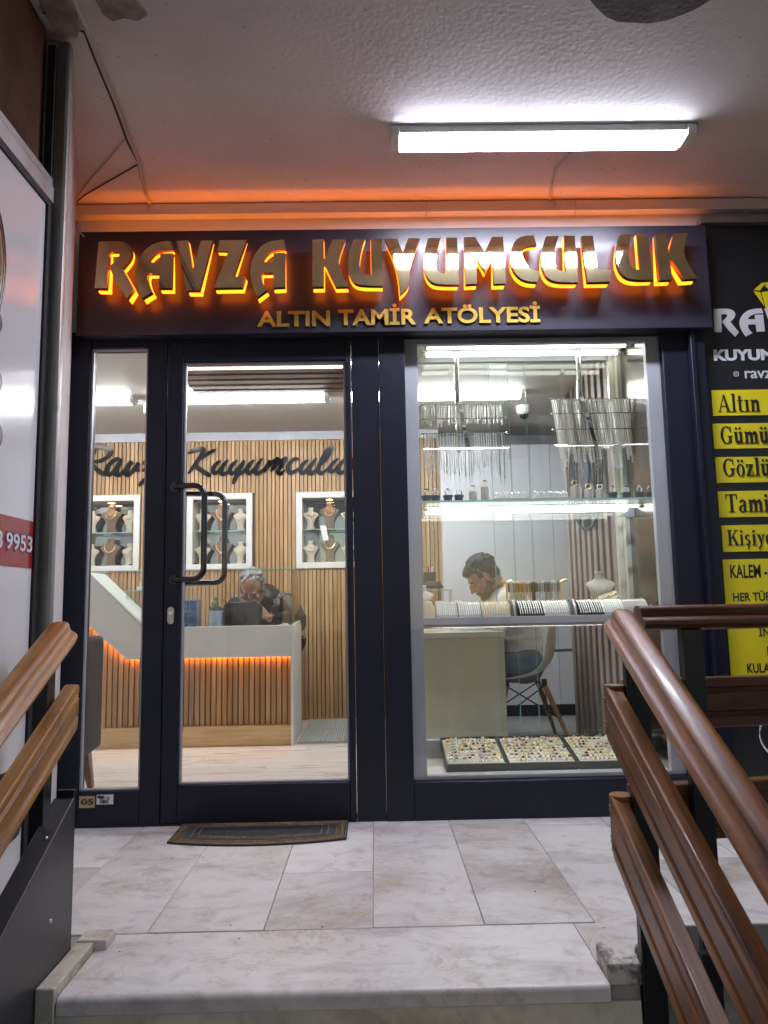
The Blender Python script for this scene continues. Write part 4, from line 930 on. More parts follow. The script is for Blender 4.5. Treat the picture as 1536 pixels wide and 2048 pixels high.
strokes7 = [[(30,222),(90,192),(165,178),(172,205),(140,262),(92,330),(30,410)], [(292,183),(200,235),(118,285)], [(82,318),(140,368),(242,432)],
 [(335,288),(290,320),(265,370),(285,405),(335,365),(402,278)], [(398,285),(350,350),(342,408),(385,405),(425,372)],
 [(490,283),(440,330),(420,378),(440,408),(490,370),(556,283)], [(556,285),(500,385),(446,505)], [(490,420),(540,395),(580,360)],
 [(648,280),(600,325),(578,375),(602,405),(650,365),(720,268)], [(716,275),(668,345),(662,405),(705,395),(742,360)],
 [(800,285),(770,330),(732,395)], [(745,385),(800,315),(868,272),(850,310),(800,390)], [(808,385),(870,312),(938,268),(905,330),(868,385),(890,408),(935,375)],
 [(1065,272),(1010,280),(962,340),(975,398),(1025,385),(1075,350)],
 [(1150,278),(1100,320),(1075,370),(1098,402),(1145,365),(1224,265)], [(1218,275),(1165,345),(1155,398),(1195,400),(1240,355)],
 [(1240,350),(1310,280),(1360,185),(1352,165),(1310,215),(1255,320),(1245,385),(1275,402),(1335,355)],
 [(1428,268),(1375,315),(1348,365),(1370,388),(1415,355),(1492,262)], [(1490,270),(1435,340),(1432,395),(1470,395),(1510,355)],
 [(1510,360),(1590,260),(1630,170),(1560,300),(1510,400)], [(1540,350),(1620,290),(1560,330),(1640,400)]]
strokes6 = [[(-10,262),(60,222),(170,205),(270,215),(308,255),(290,310),(200,365),(85,385)], [(130,230),(75,330),(15,490)], [(60,385),(130,455),(238,535)],
 [(440,352),(370,352),(285,425),(262,505),(300,530),(365,470),(440,360)], [(432,365),(385,455),(378,525),(420,530),(470,480)],
 [(470,480),(520,420),(560,378),(500,470),(500,535),(560,500),(640,385)], [(640,385),(620,440),(590,465),(650,475)],
 [(690,410),(740,370),(800,375),(740,450),(690,485)], [(690,490),(760,485),(755,540),(690,610),(640,660)], [(700,620),(780,560),(840,500)],
 [(960,362),(890,362),(815,435),(795,515),(830,540),(890,480),(960,370)], [(955,375),(910,465),(905,535),(945,540),(990,490)]]
q = MB(); yk = YW-0.020
for S_, ss in ((S7, strokes7), (S6, strokes6)):
    for pts in ss:
        yk -= 0.0003
        stroke(q, [at(S_[0]+x*S_[2], S_[1]+y_*S_[2], YW) for x, y_ in pts], 0.038, yk)
M['script'] = mat('black_acrylic', (0.008, 0.009, 0.011), 0.10, spec=0.1)
zc_ = at(500, 925, YW).z
for v in q.v: v.y -= (v.z-zc_)*0.06
build(q, 'script_lettering', 'script', t, flat=True)

# ------------------------------------------------------------------ necklace busts (prototypes)
def bust_profile(s):
    return [(0.0, .034*s, .022*s), (.004*s, .036*s, .024*s), (.03*s, .027*s, .020*s, 0, -.002*s), (.06*s, .029*s, .022*s, 0, -.006*s), (.09*s, .043*s, .025*s, 0, -.010*s), (.112*s, .060*s, .024*s, 0, -.006*s),
            (.126*s, .064*s, .019*s, 0, 0), (.136*s, .052*s, .017*s, 0, .003*s), (.143*s, .030*s, .016*s, 0, .005*s), (.150*s, .0225*s, .015*s, 0, .005*s), (.166*s, .021*s, .0145*s, 0, .005*s), (.178*s, .0235*s, .016*s, 0, .005*s), (.180*s, .020*s, .013*s, 0, .005*s)]
def proto_bust(m, s, cat_label):
    q = MB(); q.loft(bust_profile(s), 22); o = build(q, 'necklace_bust', m, angle=70); return tag(o, cat_label, 'bust', 'necklace busts in the wall niches')
def proto_necklace(s, drop, r, m, pend):
    q = MB(); pth = []
    for k in range(19):
        a = math.pi*k/18; x = -.036*s*math.cos(a); z = .140*s-drop*s*math.sin(a)**(1.0 if drop > .05 else .8); y = -(.013+.026*math.sin(a)**.6)*s
        pth.append((x, y, z))
    q.tube(pth, r, 6); 
    if pend: q.cyl((0, -.041*s, .140*s-drop*s-pend*.8), (0, -.0435*s, .140*s-drop*s-pend*.8), pend, n=14)
    o = build(q, 'necklace', m, angle=60); return tag(o, 'x', 'necklace', 'necklaces in the wall niches')
PB = Proto(proto_bust('velvet_brown', 1.22, 'x')); PC = Proto(proto_bust('linen', 0.98, 'x'))
PN1 = Proto(proto_necklace(1.22, .052, .0042, 'goldj', 0)); PN2 = Proto(proto_necklace(1.22, .060, .0022, 'goldj', .009)); PN3 = Proto(proto_necklace(0.98, .046, .0018, 'goldj', .006)); PN4 = Proto(proto_necklace(0.98, .036, .0030, 'goldj', 0))
nn_ = ['leftmost', 'middle', 'rightmost']
for i, (n0, n1) in enumerate(niches):
    nm = ['partly hidden left', 'middle', 'right'][i]
    t = root('wall_niche', ((n0+n1)/2, YW, NZ0), f'{["left white framed niche in the oak slat wall behind the narrow side window", "white framed niche behind the door handles in the oak slat wall", "right white framed niche cut off by the right door stile"][i]}', 'display niche', 'lit niches in the slatted wall')
    q = MB(); fw, y0, y1 = 0.046, YW-0.016, YW+0.01
    q.box(n0-.001, n0+fw, y0, y1, NZ0-.001, NZ1+.001); q.box(n1-fw, n1+.001, y0, y1, NZ0-.001, NZ1+.001); q.box(n0+fw, n1-fw, y0, y1, NZ0-.001, NZ0+fw); q.box(n0+fw, n1-fw, y0, y1, NZ1-fw, NZ1+.001); build(q, 'frame', 'white', t, bevel=0.002)
    i0, i1, z0, z1 = n0+fw, n1-fw, NZ0+fw, NZ1-fw
    q = MB(); q.box(i0-.012, i0, y1+.0005, YW+0.17, z0-.012, z1+.012); q.box(i1, i1+.012, y1+.0005, YW+0.17, z0-.012, z1+.012); q.box(i0, i1, y1+.0005, YW+0.17, z0-.012, z0); build(q, 'lining', 'cream', t)
    q = MB(); q.box(i0, i1, y1+.0005, YW+0.17, z1, z1+.012); build(q, 'ceiling_board', 'taupe', t)
    q = MB(); q.box(i0-.012, i1+.012, YW+0.1705, YW+0.18, z0-.012, z1+.012); build(q, 'mirror_back', 'mirror', t)
    zm = (z0+z1)/2+.004
    q = MB(); q.box(i0+.001, i1-.001, YW+0.03, YW+0.168, zm, zm+.007); sh = build(q, 'glass_shelf', 'glass_green', t); q = MB(); q.box(i0+.001, i1-.001, YW+0.0275, YW+0.0298, zm, zm+.007); build(q, 'edge', 'glass_edge', sh)
    q = MB(); q.box(i0+.002, i1-.002, YW+0.011, YW+0.015, z0+.001, z1-.001); build(q, 'glass_door', 'glass', t)
    for hx in (i0+.018, i1-.018):
        for hz in (z0+.006, z1-.008):
            q = MB(); q.box(hx-.014, hx+.014, YW+0.004, YW+0.0105, hz-.005, hz+.005); build(q, 'hinge', 'black', t)
    xc = (i0+i1)/2
    q = MB(); q.cyl((xc, YW+0.085, z1-.003), (xc, YW+0.085, z1-.0005), 0.026, n=18); sp_ = build(q, 'spotlight', 'e_spot', t)
    q = MB(); q.torus((xc, YW+0.085, z1-.002), 0.029, 0.003, (0, 0, 1), 20, 6); build(q, 'rim', 'white', sp_)
    for lv, zz in (('upper', zm+.0075), ('lower', z0+.0005)):
        place = f'{lv} shelf, {["left", "middle", "right"][i]} wall niche'
        for pr, dx, nmx in ((PB, 0, 'large brown velvet bust, centre of '), (PC, -.150, 'small cream linen bust, left end of '), (PC, .150, 'small cream linen bust, right end of ')):
            pr.put((xc+dx, YW+(0.10 if dx == 0 else 0.085), zz), nmx+place, rot=-dx*1.2)
        (PN1 if i != 1 else PN2).put((xc, YW+0.10, zz), ('gold choker necklace' if i != 1 else 'gold necklace with round medal')+' on the brown bust, '+place)
        for dx in (-.150, .150):
            (PN3 if (i == 1 or lv == 'lower') else PN4).put((xc+dx, YW+0.085, zz), f'fine gold necklace on the {"left" if dx < 0 else "right"} cream bust, '+place, rot=-dx*1.2)
for p_ in (PB, PC, PN1, PN2, PN3, PN4): p_.done()
t = root('price_tag', at(645, 1065, YW-.02), 'small white paper tag stuck on the glass of the right wall niche', 'tag')
q = MB(); q.prism([(at(x, y_, YW).x, at(x, y_, YW).z) for x, y_ in ((640, 1051), (652, 1051), (657, 1080), (646, 1081))], YW+.0095, YW+.0105, 'Y'); build(q, 'paper', 'paper', t)

# ------------------------------------------------------------------ ceiling lamps, slatted ceiling field, camera
LY = 1.60
xe = atz(658, 790, 2.25).x
def shop_lamp(x0, x1, label):
    t = root('ceiling_lamp', ((x0+x1)/2, LY, 2.249), label, 'lamp', 'lit batten lamps on the shop ceiling')
    q = MB(); q.prism([(LY-.042, 2.249), (LY-.045, 2.225), (LY-.030, 2.205), (LY+.030, 2.205), (LY+.045, 2.225), (LY+.042, 2.249)], x0+.03, x1-.03, 'X'); build(q, 'diffuser', 'e_shop', t)
    for a, c in ((x0, x0+.0295), (x1-.0295, x1)):
        q = MB(); q.prism([(LY-.044, 2.249), (LY-.047, 2.223), (LY-.032, 2.202), (LY+.032, 2.202), (LY+.047, 2.223), (LY+.044, 2.249)], a, c, 'X'); build(q, 'end_cap', 'plastic_white', t, bevel=.002)
xl = atz(272, 794, 2.25).x
shop_lamp(xl-1.2, xl, 'lit batten lamp on the shop ceiling seen through the narrow side window')
shop_lamp(xe-1.18, xe, 'lit batten lamp on the shop ceiling seen through the glass door')
xr = atz(1045, 787, 2.25).x
shop_lamp(xr-1.18, xr, 'lit batten lamp on the shop ceiling seen at the top left of the display window')
t = root('slatted_ceiling_panel', (-0.6, 1.2, 2.24), 'dark brown slatted field on the shop ceiling above the door', 'ceiling panel')
q = MB()
for k in range(5): q.box(-1.12, 0.14, 0.995+k*0.105, 0.995+k*0.105+0.066, 2.228, 2.2495)
build(q, 'slats', 'walnut', t, flat=True)
q = MB(); q.box(-1.12, 0.14, 0.955, 0.975, 2.243, 2.2495); build(q, 'light_strip', 'e_shop', t)
cc = atz(1047, 812, 2.25)
t = root('dome_camera', (cc.x, cc.y, 2.25), 'white dome security camera on the shop ceiling behind the chains', 'camera')
q = MB(); q.loft([(2.2495, .055, .055), (2.225, .055, .055), (2.205, .05, .05), (2.19, .043, .043)], 24, cc.x, cc.y); build(q, 'housing', 'white', t)
q = MB(); q.sph((cc.x, cc.y, 2.188), .036, 18, 10); dm2 = build(q, 'dome', 'black_gloss', t)
q = MB(); q.torus((cc.x, cc.y, 2.182), .036, .004, (0, .2, 1), 20, 6); build(q, 'ring', 'silver', dm2)
cc = atz(298, 808, 2.25)
t = root('alarm_sensor', (cc.x, cc.y, 2.22), 'small white alarm sensor high up beside the left ceiling lamp', 'sensor')
q = MB(); q.box(cc.x-.03, cc.x+.03, cc.y-.03, cc.y+.03, 2.18, 2.249); build(q, 'case', 'white', t, bevel=.01, seg=3)

# ------------------------------------------------------------------ counter
CY = 1.60
def cp(x, y): p = at(x, y, CY); return (p.x, p.z)
t = root('shop_counter', (-1.1, CY, 0), 'white shop counter with oak slats and orange light strip under its apron', 'counter')
xR = cp(581, 1250)[0]; zA = cp(580, 1250)[1]; zB = cp(580, 1313)[1]
pa, pb_, pc, pd, = cp(285, 1253), cp(175, 1147), cp(172, 1247), cp(252, 1320)
xlL = pb_[0]-0.6
apron = [(xR, zA), (pa[0], zA), pb_, (xlL, pb_[1]+.0), (xlL, pc[1]+.001), (pc[0], pc[1]), (pd[0], zB), (xR, zB)]
q = MB(); q.prism(apron, CY, CY+.04, 'Y'); build(q, 'apron', 'white', t, bevel=.002)
q = MB(); x = xlL; k = 0
while x < xR-.01:
    wv = .026
    xm = x+wv/2
    def under(xm): return zB if xm > pd[0] else zB+(pc[1]-zB)*min(1, (pd[0]-xm)/(pd[0]-pc[0]))
    q.box(x, min(x+wv, xR-.004), CY+.060, CY+.075, 0.135, under(xm)+.03 if xm > pd[0] else under(x+wv)+.02); x += .0345
build(q, 'slats', 'oak', t, flat=True)
q = MB(); q.box(xlL, xR-.002, CY+.0755, CY+.09, .02, zB+.02); build(q, 'backing_board', 'oak_gap', t)
q = MB(); q.box(xlL, xR-.001, CY+.030, CY+.07, .0125, .134); build(q, 'plinth', 'plinth', t, bevel=.0015)
q = MB(); q.box(pd[0]+.01, xR-.01, CY+.041, CY+.048, zB+.004, zB+.012)
d = Vector((pd[0]-pc[0], zB-pc[1])).normalized(); nn2 = Vector((d.y, -d.x))
pA, pB = Vector(pc), Vector((pd[0], zB)); q.prism([tuple(pA+Vector((0,.012))), tuple(pB+Vector((0,.012))), tuple(pB+Vector((0, .004))), tuple(pA+Vector((0, .004)))], CY+.041, CY+.048, 'Y')
build(q, 'light_strip', 'e_counter', t)
yE = CY+.52
q = MB(); q.prism([(CY, .0125), (yE, .0125), (yE, zA+.02), (yE-.05, zA+.02), (CY, zA+.0)], xR+.0005, xR+.018, 'X'); build(q, 'end_panel', 'white', t, bevel=.001)
q = MB(); q.box(pa[0], xR, CY+.0405, yE, zA-.085, zA-.06); build(q, 'worktop', 'white', t)
zG = cp(575, 1138)[1]
q = MB(); q.prism([(pb_[0]+.01, zG), (xR+.012, zG), (xR+.012, zA+.001), (pa[0]+.002, zA+.001)], CY+.010, CY+.016, 'Y'); gc = build(q, 'glass_front', 'glass', t)
q = MB(); q.box(pb_[0]-.5, xR+.012, CY+.004, CY+.30, zG+.0005, zG+.008); build(q, 'glass_top', 'glass_green', t)
q = MB(); q.box(pb_[0]-.5, xR+.012, CY+.0015, CY+.0038, zG+.0005, zG+.008); build(q, 'glass_top_edge', 'glass_edge', t)
M['frost'] = glass('frosted_end', (0.80, 0.80, 0.78), 1.0, 0.05)
q = MB(); q.prism([(CY+.0165, zA), (yE, zA+.02), (CY+.30, zG)] if False else [(CY+.0165, zA+.001), (yE, zA+.021), (CY+.30, zG), (CY+.0165, zG)], xR+.004, xR+.012, 'X'); build(q, 'glass_end', 'frost', t)
q = MB(); e0, e1 = Vector(pa), Vector(pb_); dd = (e1-e0).normalized(); nz = Vector((dd.y, -dd.x)); nz = nz if nz.y > 0 else -nz
q.prism([tuple(e0), tuple(e1), tuple(e1+nz*.010), tuple(e0+nz*.010)], CY-.001, CY+.30, 'Y'); build(q, 'sloped_ledge', 'white', t)

# things on and behind the counter
WZ = zA-.059
def bx(q, c, s): q.box(c[0]-s[0]/2, c[0]+s[0]/2, c[1]-s[1]/2, c[1]+s[1]/2, c[2], c[2]+s[2])
a, c = at(447, 1249, 1.72), at(524, 1203, 1.72)
t = root('screen', ((a.x+c.x)/2, 1.72, WZ), 'dark rounded back of a small till screen in front of the grey haired man', 'screen')
q = MB(); rr_ = .035; pts = []
for cx_, cz_, a0 in ((c.x-rr_, c.z-rr_, 0), (a.x+rr_, c.z-rr_, 90), (a.x+.012, WZ+.012, 180), (c.x-.012, WZ+.012, 270)):
    r__ = rr_ if a0 < 180 else .012
    pts += [(cx_+r__*math.cos(rad(a0+15*k)), cz_+r__*math.sin(rad(a0+15*k))) for k in range(7)]
q.prism(pts, 1.715, 1.745, 'Y'); scr = build(q, 'case', 'screen', t, bevel=.005, seg=3)
mx_, mz_ = (a.x+c.x)/2-.005, (WZ+c.z)/2+.01
q = MB(); q.box(mx_-.016, mx_+.016, 1.708, 1.7145, mz_-.03, mz_+.03); build(q, 'bracket', 'black_gloss', scr, bevel=.004)
q = MB(); q.cyl((mx_, 1.73, WZ), (mx_, 1.73, WZ+.006), .07, n=20); build(q, 'foot', 'black', t)
a = at(417, 1250, 1.74); c = at(448, 1221, 1.74); pr_ = (c.x-a.x)/2; pc_ = ((a.x+c.x)/2, 1.74)
t = root('plant_pot', (pc_[0], pc_[1], WZ), 'pale blue plant pot with a small knobbly cactus on the counter', 'potted plant')
q = MB(); q.loft([(WZ, pr_*.86, pr_*.86), (c.z-.012, pr_*.97, pr_*.97), (c.z-.012, pr_*1.03, pr_*1.03), (c.z, pr_*1.03, pr_*1.03), (c.z, pr_*.9, pr_*.9), (c.z-.01, pr_*.88, pr_*.88)], 20, *pc_); build(q, 'pot', 'pot', t)
q = MB(); q.sph((pc_[0]-.010, 1.74, c.z+.028), (.024, .024, .042), 12, 10); q.sph((pc_[0]-.028, 1.735, c.z+.012), (.016, .016, .022)); q.sph((pc_[0]+.016, 1.735, c.z+.010), (.018, .018, .02)); q.sph((pc_[0]-.004, 1.74, c.z+.075), (.014, .012, .016))
build(q, 'cactus', 'cactus', t)
t = root('bristle_brushes', (pc_[0]+.075, 1.78, WZ), 'thin dark bristles fanning out beside the cactus pot', 'brush')
q = MB(); rb = random.Random(8)
for k in range(12):
    x_ = pc_[0]+.07+rb.uniform(-.01, .01); q.tube([(x_, 1.80, WZ), (x_+rb.uniform(-.03, .03), 1.80, c.z+.05), (x_+rb.uniform(-.08, .08), 1.80+rb.uniform(-.02, .02), c.z+rb.uniform(.07, .13))], .0012, 4)
build(q, 'bristles', 'brown_wall', t)
a = at(366, 1250, 1.75); c = at(395, 1199, 1.75)
t = root('drawer_unit', (a.x-.05, 1.78, WZ), 'blue grey plastic drawer organiser at the left edge of the door glass', 'organiser')
q = MB(); q.box(c.x-.17, c.x, 1.75, 1.84, WZ, c.z); build(q, 'case', 'plastic_blue', t, bevel=.003)
for r2 in range(3):
    for c2 in range(3):
        hz = (c.z-WZ)/3; x0_ = c.x-.165+c2*.055
        q = MB(); q.box(x0_+.004, x0_+.049, 1.744, 1.7495, WZ+hz*r2+.008, WZ+hz*(r2+1)-.006); build(q, 'drawer', 'drawer_blue', t, bevel=.002)
a = at(402, 1246, 1.68); t = root('desk_phone', (a.x, 1.68, WZ), 'low black sloping device lying before the blue plant pot', 'telephone')
q = MB(); q.prism([(a.x-.07, WZ), (a.x+.065, WZ), (a.x+.045, WZ+.012), (a.x+.0, WZ+.038), (a.x-.05, WZ+.030)], 1.64, 1.71, 'Y'); build(q, 'body', 'black', t, bevel=.006)
a = at(553, 1222, 1.80)
t = root('card_reader', (a.x, 1.80, WZ), 'black stand with round head beside the grey haired man', 'device')
q = MB(); q.tube([(a.x, 1.80, WZ), (a.x, 1.80, WZ+.10)], .008, 8); q.cyl((a.x, 1.80, WZ), (a.x, 1.80, WZ+.008), .035, n=16); build(q, 'stem', 'black', t)
q = MB(); q.sph((a.x, 1.795, at(553, 1219, 1.8).z), (.037, .02, .037), 16, 10); build(q, 'head', 'black', t)
q = MB()
for dx_, dz_ in ((-.012, .058), (.004, .062), (-.010, .044), (.006, .046)): q.cyl((a.x+dx_, 1.79, at(553, 1219, 1.8).z+dz_), (a.x+dx_, 1.783, at(553, 1219, 1.8).z+dz_), .0065, n=10)
q.tube([(a.x, 1.80, at(553, 1219, 1.8).z+.03), (a.x-.003, 1.795, at(553, 1219, 1.8).z+.07)], .016, 8); build(q, 'lens_cluster', 'steel', t)
q = MB(); rb = random.Random(6); ca = at(566, 1238, 1.76)
q.grid(lambda u, v: (ca.x-.055+.11*u+rb.uniform(-.008, .008), 1.73+.08*v, max(WZ+.001, WZ+.055*math.sin(math.pi*min(1, u*.9+.1))*(0.4+.6*u)+rb.uniform(0, .035))), 9, 7)
tag(build(q, 'tissue', 'paper', flat=True), 'crumpled white tissue at the right end of the counter top', 'tissue')
t = root('glass_box', (at(268, 1240, 1.8).x, 1.85, WZ), 'open clear glass box behind the sloping counter edge', 'glass box')
a, c = at(252, 1236, 1.80), at(305, 1181, 1.80)
q = MB(); q.box(a.x, c.x, 1.80, 1.804, WZ, c.z); q.box(a.x, a.x+.004, 1.805, 2.05, WZ, c.z); q.box(a.x, c.x, 1.80, 2.05, c.z+.0005, c.z+.005); build(q, 'panes', 'glass_green', t)
q = MB(); q.box(a.x, c.x, 1.797, 1.7995, c.z-.003, c.z+.003); q.box(a.x-.001, a.x+.003, 1.797, 1.7995, WZ, c.z); build(q, 'edges', 'glass_edge', t)
q = MB(); q.box(a.x+.02, c.x, 1.82, 2.0, WZ, WZ+.05); build(q, 'inner_block', 'white', t)
t = root('ring_stand', (at(285, 1180, 1.9).x, 1.9, c.z), 'white finger shaped ring stand on top of the glass box', 'ring stand')
a2 = at(285, 1178, 1.9); q = MB(); q.box(a2.x-.03, a2.x+.06, 1.87, 1.95, c.z+.0055, c.z+.03); build(q, 'base', 'white', t)
for k in range(5): q = MB(); q.loft([(c.z+.0305, .006, .006), (c.z+.06+.004*k, .005, .005), (c.z+.066+.004*k, .002, .002)], 10, a2.x-.018+.016*k, 1.91); build(q, 'finger', 'linen', t)
a = at(243, 1212, 1.9); t = root('jewellery_box', (a.x, 1.9, WZ), 'dark flat jewellery box behind the sloping white ledge', 'box')
q = MB(); bx(q, (a.x, 1.9, WZ), (.12, .12, .075)); build(q, 'case', 'slate', t, bevel=.003); q = MB(); bx(q, (a.x, 1.9, WZ+.0755), (.125, .125, .012)); build(q, 'lid', 'white', t, bevel=.003)

# armchair on the left
t = root('armchair', (-1.62, 0.75, 0), 'grey upholstered armchair with tapered wooden leg at the side window', 'armchair')
def armslab(q, dx): q.prism([(-1.295+dx, .10), (-1.352+dx, .62), (-1.465+dx, .61), (-1.41+dx, .09)], .205, .745, 'Z'); return q
build(armslab(MB(), 0), 'arm', 'graphite_fabric', t, bevel=.022, seg=3); build(armslab(MB(), -.62), 'arm', 'graphite_fabric', t, bevel=.022, seg=3)
q = MB(); q.prism([(-1.415, .12), (-1.468, .60), (-1.965, .55), (-1.912, .07)], .21, .42, 'Z'); build(q, 'seat', 'graphite_fabric', t, bevel=.025, seg=3)
q = MB(); q.prism([(-1.412, .095), (-1.425, .20), (-1.92, .15), (-1.908, .05)], .421, .80, 'Z'); build(q, 'backrest', 'graphite_fabric', t, bevel=.025, seg=3)
for lx in (-1.415, -1.96):
    for ly in (.16, .56):
        q = MB(); q.cyl((lx, ly, .204), (lx+(.02 if lx > -1.8 else -.02), ly+(.05 if ly > .3 else -.02), .0125), .036, .019, 4, True); build(q, 'leg', 'redwood', t, bevel=.003)
# rubber floor mat behind the counter
t = root('floor_mat', (-0.1, 2.1, 0), 'grey grid duckboard mat on the shop floor at the slatted wall', 'floor mat')
q = MB(); x0_, x1_, y0_, y1_ = -0.50, 0.36, 1.66, 2.60
x = x0_
while x < x1_: q.box(x, x+.008, y0_, y1_, .018, .027); x += .0165
build(q, 'bars', 'grille', t, flat=True)
q = MB(); y = y0_
while y < y1_: q.box(x0_, x1_, y, y+.010, .0125, .0177); y += .047
build(q, 'cross_bars', 'grille', t, flat=True)
q = MB()
for xx in (x0_+.30, x0_+.60): q.box(xx, xx+.012, y0_, y1_, .0275, .029)
q.box(x0_, x1_, y0_+.47, y0_+.482, .0275, .029); build(q, 'seams', 'tile', t, flat=True)

# ================================================================== RIGHT SIDE OF THE SHOP
WX0 = at(882, 1000, 2.58).x
t = root('wardrobe', (1.0, 2.6, 0), 'tall white cupboard with flat doors and black plinth behind the seated man', 'cupboard')
q = MB(); q.box(WX0, 2.0, 2.592, 2.9, .10, 2.10); build(q, 'carcass', 'white_cab', t)
q = MB(); q.box(WX0+.01, 2.0, 2.62, 2.88, .0125, .0995); build(q, 'plinth', 'black', t)
edges = [WX0]+[at(px, 1050, 2.58).x for px in (988, 1027, 1064, 1105)]+[1.72, 2.0]
zsplit = .50
for i in range(len(edges)-1):
    q = MB(); q.box(edges[i]+.0015, edges[i+1]-.0015, 2.570, 2.591, zsplit+.012, 2.098); build(q, 'door', 'white_cab', t, bevel=.001)
    q = MB(); q.box(edges[i]+.0015, edges[i+1]-.0015, 2.570, 2.591, .102, zsplit-.012); build(q, 'drawer', 'white_cab', t, bevel=.001)
q = MB(); q.box(WX0, 2.0, 2.585, 2.5915, zsplit-.0115, zsplit+.0115); build(q, 'grip_rail', 'alu', t)
# slatted walnut partition along the side
t = root('slatted_partition', (1.32, 1.2, 0), 'brown and taupe vertical slat partition on the right behind the display', 'partition')
XP = 1.305
q = MB(); g = MB(); y = 0.46; 
while y < 1.86:
    q.box(XP, XP+.018, y, y+.062, .012, 2.2495); y += .118
build(q, 'slats', 'taupe', t, bevel=.002, flat=True)
g.box(XP+.0185, XP+.04, .44, 1.86, .012, 2.2495); build(g, 'backing_board', 'walnut', t)
# skeleton wall clock on the partition
ck = atx(1166, 945, XP-.02); t = root('wall_clock', (XP-.02, ck.y, ck.z), 'large black skeleton wall clock with roman numerals on the slat partition', 'clock')
def ringX(q, R1, R2, x0, x1, n=40):
    for k in range(n):
        a0, a1 = 2*math.pi*k/n, 2*math.pi*(k+1)/n
        q.prism([(ck.y+R1*math.cos(a0), ck.z+R1*math.sin(a0)), (ck.y+R2*math.cos(a0), ck.z+R2*math.sin(a0)), (ck.y+R2*math.cos(a1), ck.z+R2*math.sin(a1)), (ck.y+R1*math.cos(a1), ck.z+R1*math.sin(a1))], x0, x1, 'X')
q = MB(); ringX(q, .235, .248, XP-.014, XP-.006); ringX(q, .340, .355, XP-.014, XP-.006); build(q, 'rings', 'black', t, flat=True)
q = MB()
for h in range(12):
    a = 2*math.pi*h/12; ca_, sa_ = math.cos(a), math.sin(a)
    n_ = [3, 2, 2, 3, 1, 3, 3, 2, 3, 4, 2, 1][h]
    for k in range(n_):
        off = (k-(n_-1)/2)*.022
        def T(r, o): return (ck.y+r*ca_-o*sa_, ck.z+r*sa_+o*ca_)
        q.prism([T(.246, off-.006), T(.342, off-.006), T(.342, off+.006), T(.246, off+.006)], XP-.013-.0001*k, XP-.007, 'X')
    if h % 3 == 1: q.prism([(ck.y+.10*ca_-.005*sa_, ck.z+.10*sa_+.005*ca_), (ck.y+.237*ca_-.005*sa_, ck.z+.237*sa_+.005*ca_), (ck.y+.237*ca_+.005*sa_, ck.z+.237*sa_-.005*ca_), (ck.y+.10*ca_+.005*sa_, ck.z+.10*sa_-.005*ca_)], XP-.012, XP-.007, 'X')
build(q, 'numerals', 'black', t, flat=True)
q = MB(); q.cyl((XP-.004, ck.y, ck.z), (XP-.018, ck.y, ck.z), .105, n=36); build(q, 'centre_disc', 'slate', t)
q = MB()
for a, L_ in ((rad(75), .09), (rad(-50), .085)):
    q.prism([(ck.y-.003*math.sin(a)-.02*math.cos(a), ck.z+.003*math.cos(a)-.02*math.sin(a)), (ck.y+L_*math.cos(a), ck.z+L_*math.sin(a)), (ck.y+.003*math.sin(a)-.02*math.cos(a), ck.z-.003*math.cos(a)-.02*math.sin(a))], XP-.022-(.001 if L_ > .087 else 0), XP-.0185, 'X')
build(q, 'hands', 'silver', t, flat=True)
# desk
DY = 1.22
t = root('work_desk', (0.5, DY, 0), 'beige lacquered work desk before the man in the white sweater', 'desk')
dx0, dx1 = .18, at(1012, 1380, DY).x; zd = at(940, 1264, DY).z
q = MB(); q.box(dx0, dx1, DY, DY+.025, .013, zd-.031); build(q, 'front_panel', 'desk', t, bevel=.001)
q = MB(); q.box(dx0-.02, dx1+.004, DY-.012, DY+.66, zd-.030, zd); build(q, 'top', 'cream', t, bevel=.002)
q = MB(); q.box(dx0, dx0+.025, DY+.0255, DY+.62, .013, zd-.031); build(q, 'side_panel', 'desk', t)
def on_desk(x, y, Y): return at(x, y, Y)
t = root('jewellery_tray', (at(865, 1195, 1.45).x, 1.45, zd), 'black flat tray and glass shelf standing on the desk at the left', 'tray')
a = at(870, 1170, 1.45); q = MB(); q.loft([(a.z-.02, .075, .05), (a.z-.005, .07, .05), (a.z+.02, .045, .03), (a.z+.024, .01, .01)], 20, a.x-.02, 1.45); build(q, 'black_cushion', 'pad_black', t)
q = MB(); q.box(a.x-.12, a.x+.10, 1.36, 1.54, a.z-.036, a.z-.030); build(q, 'glass_shelf', 'glass_green', t); q = MB(); q.box(a.x-.12, a.x+.10, 1.357, 1.3595, a.z-.036, a.z-.030); build(q, 'shelf_edge', 'glass_edge', t)
q = MB()
for xx in (-.11, .09): q.box(a.x+xx, a.x+xx+.006, 1.37, 1.53, zd+.0005, a.z-.0365)
build(q, 'glass_support', 'glass_green', t)
a = at(860, 1150, 2.3); t = root('pen_holder', (a.x, 2.3, a.z), 'small black pen holder with a red pen behind the display', 'pen holder')
q = MB(); q.box(a.x-.045, a.x+.04, 2.26, 2.34, a.z-.05, a.z+.02); build(q, 'cup', 'black', t); q = MB(); q.cyl((a.x-.01, 2.3, a.z+.02), (a.x-.012, 2.3, a.z+.065), .006); build(q, 'red_pen', 'stone_red', t); q = MB(); q.cyl((a.x+.012, 2.3, a.z+.02), (a.x+.018, 2.3, a.z+.06), .005); build(q, 'white_pen', 'white', t)
q = MB(); q.box(a.x-.09, a.x+.07, 2.22, 2.38, a.z-.06, a.z-.051); q.box(a.x-.09, a.x-.08, 2.22, 2.38, .0125, a.z-.061); q.box(a.x+.06, a.x+.07, 2.22, 2.38, .0125, a.z-.061)
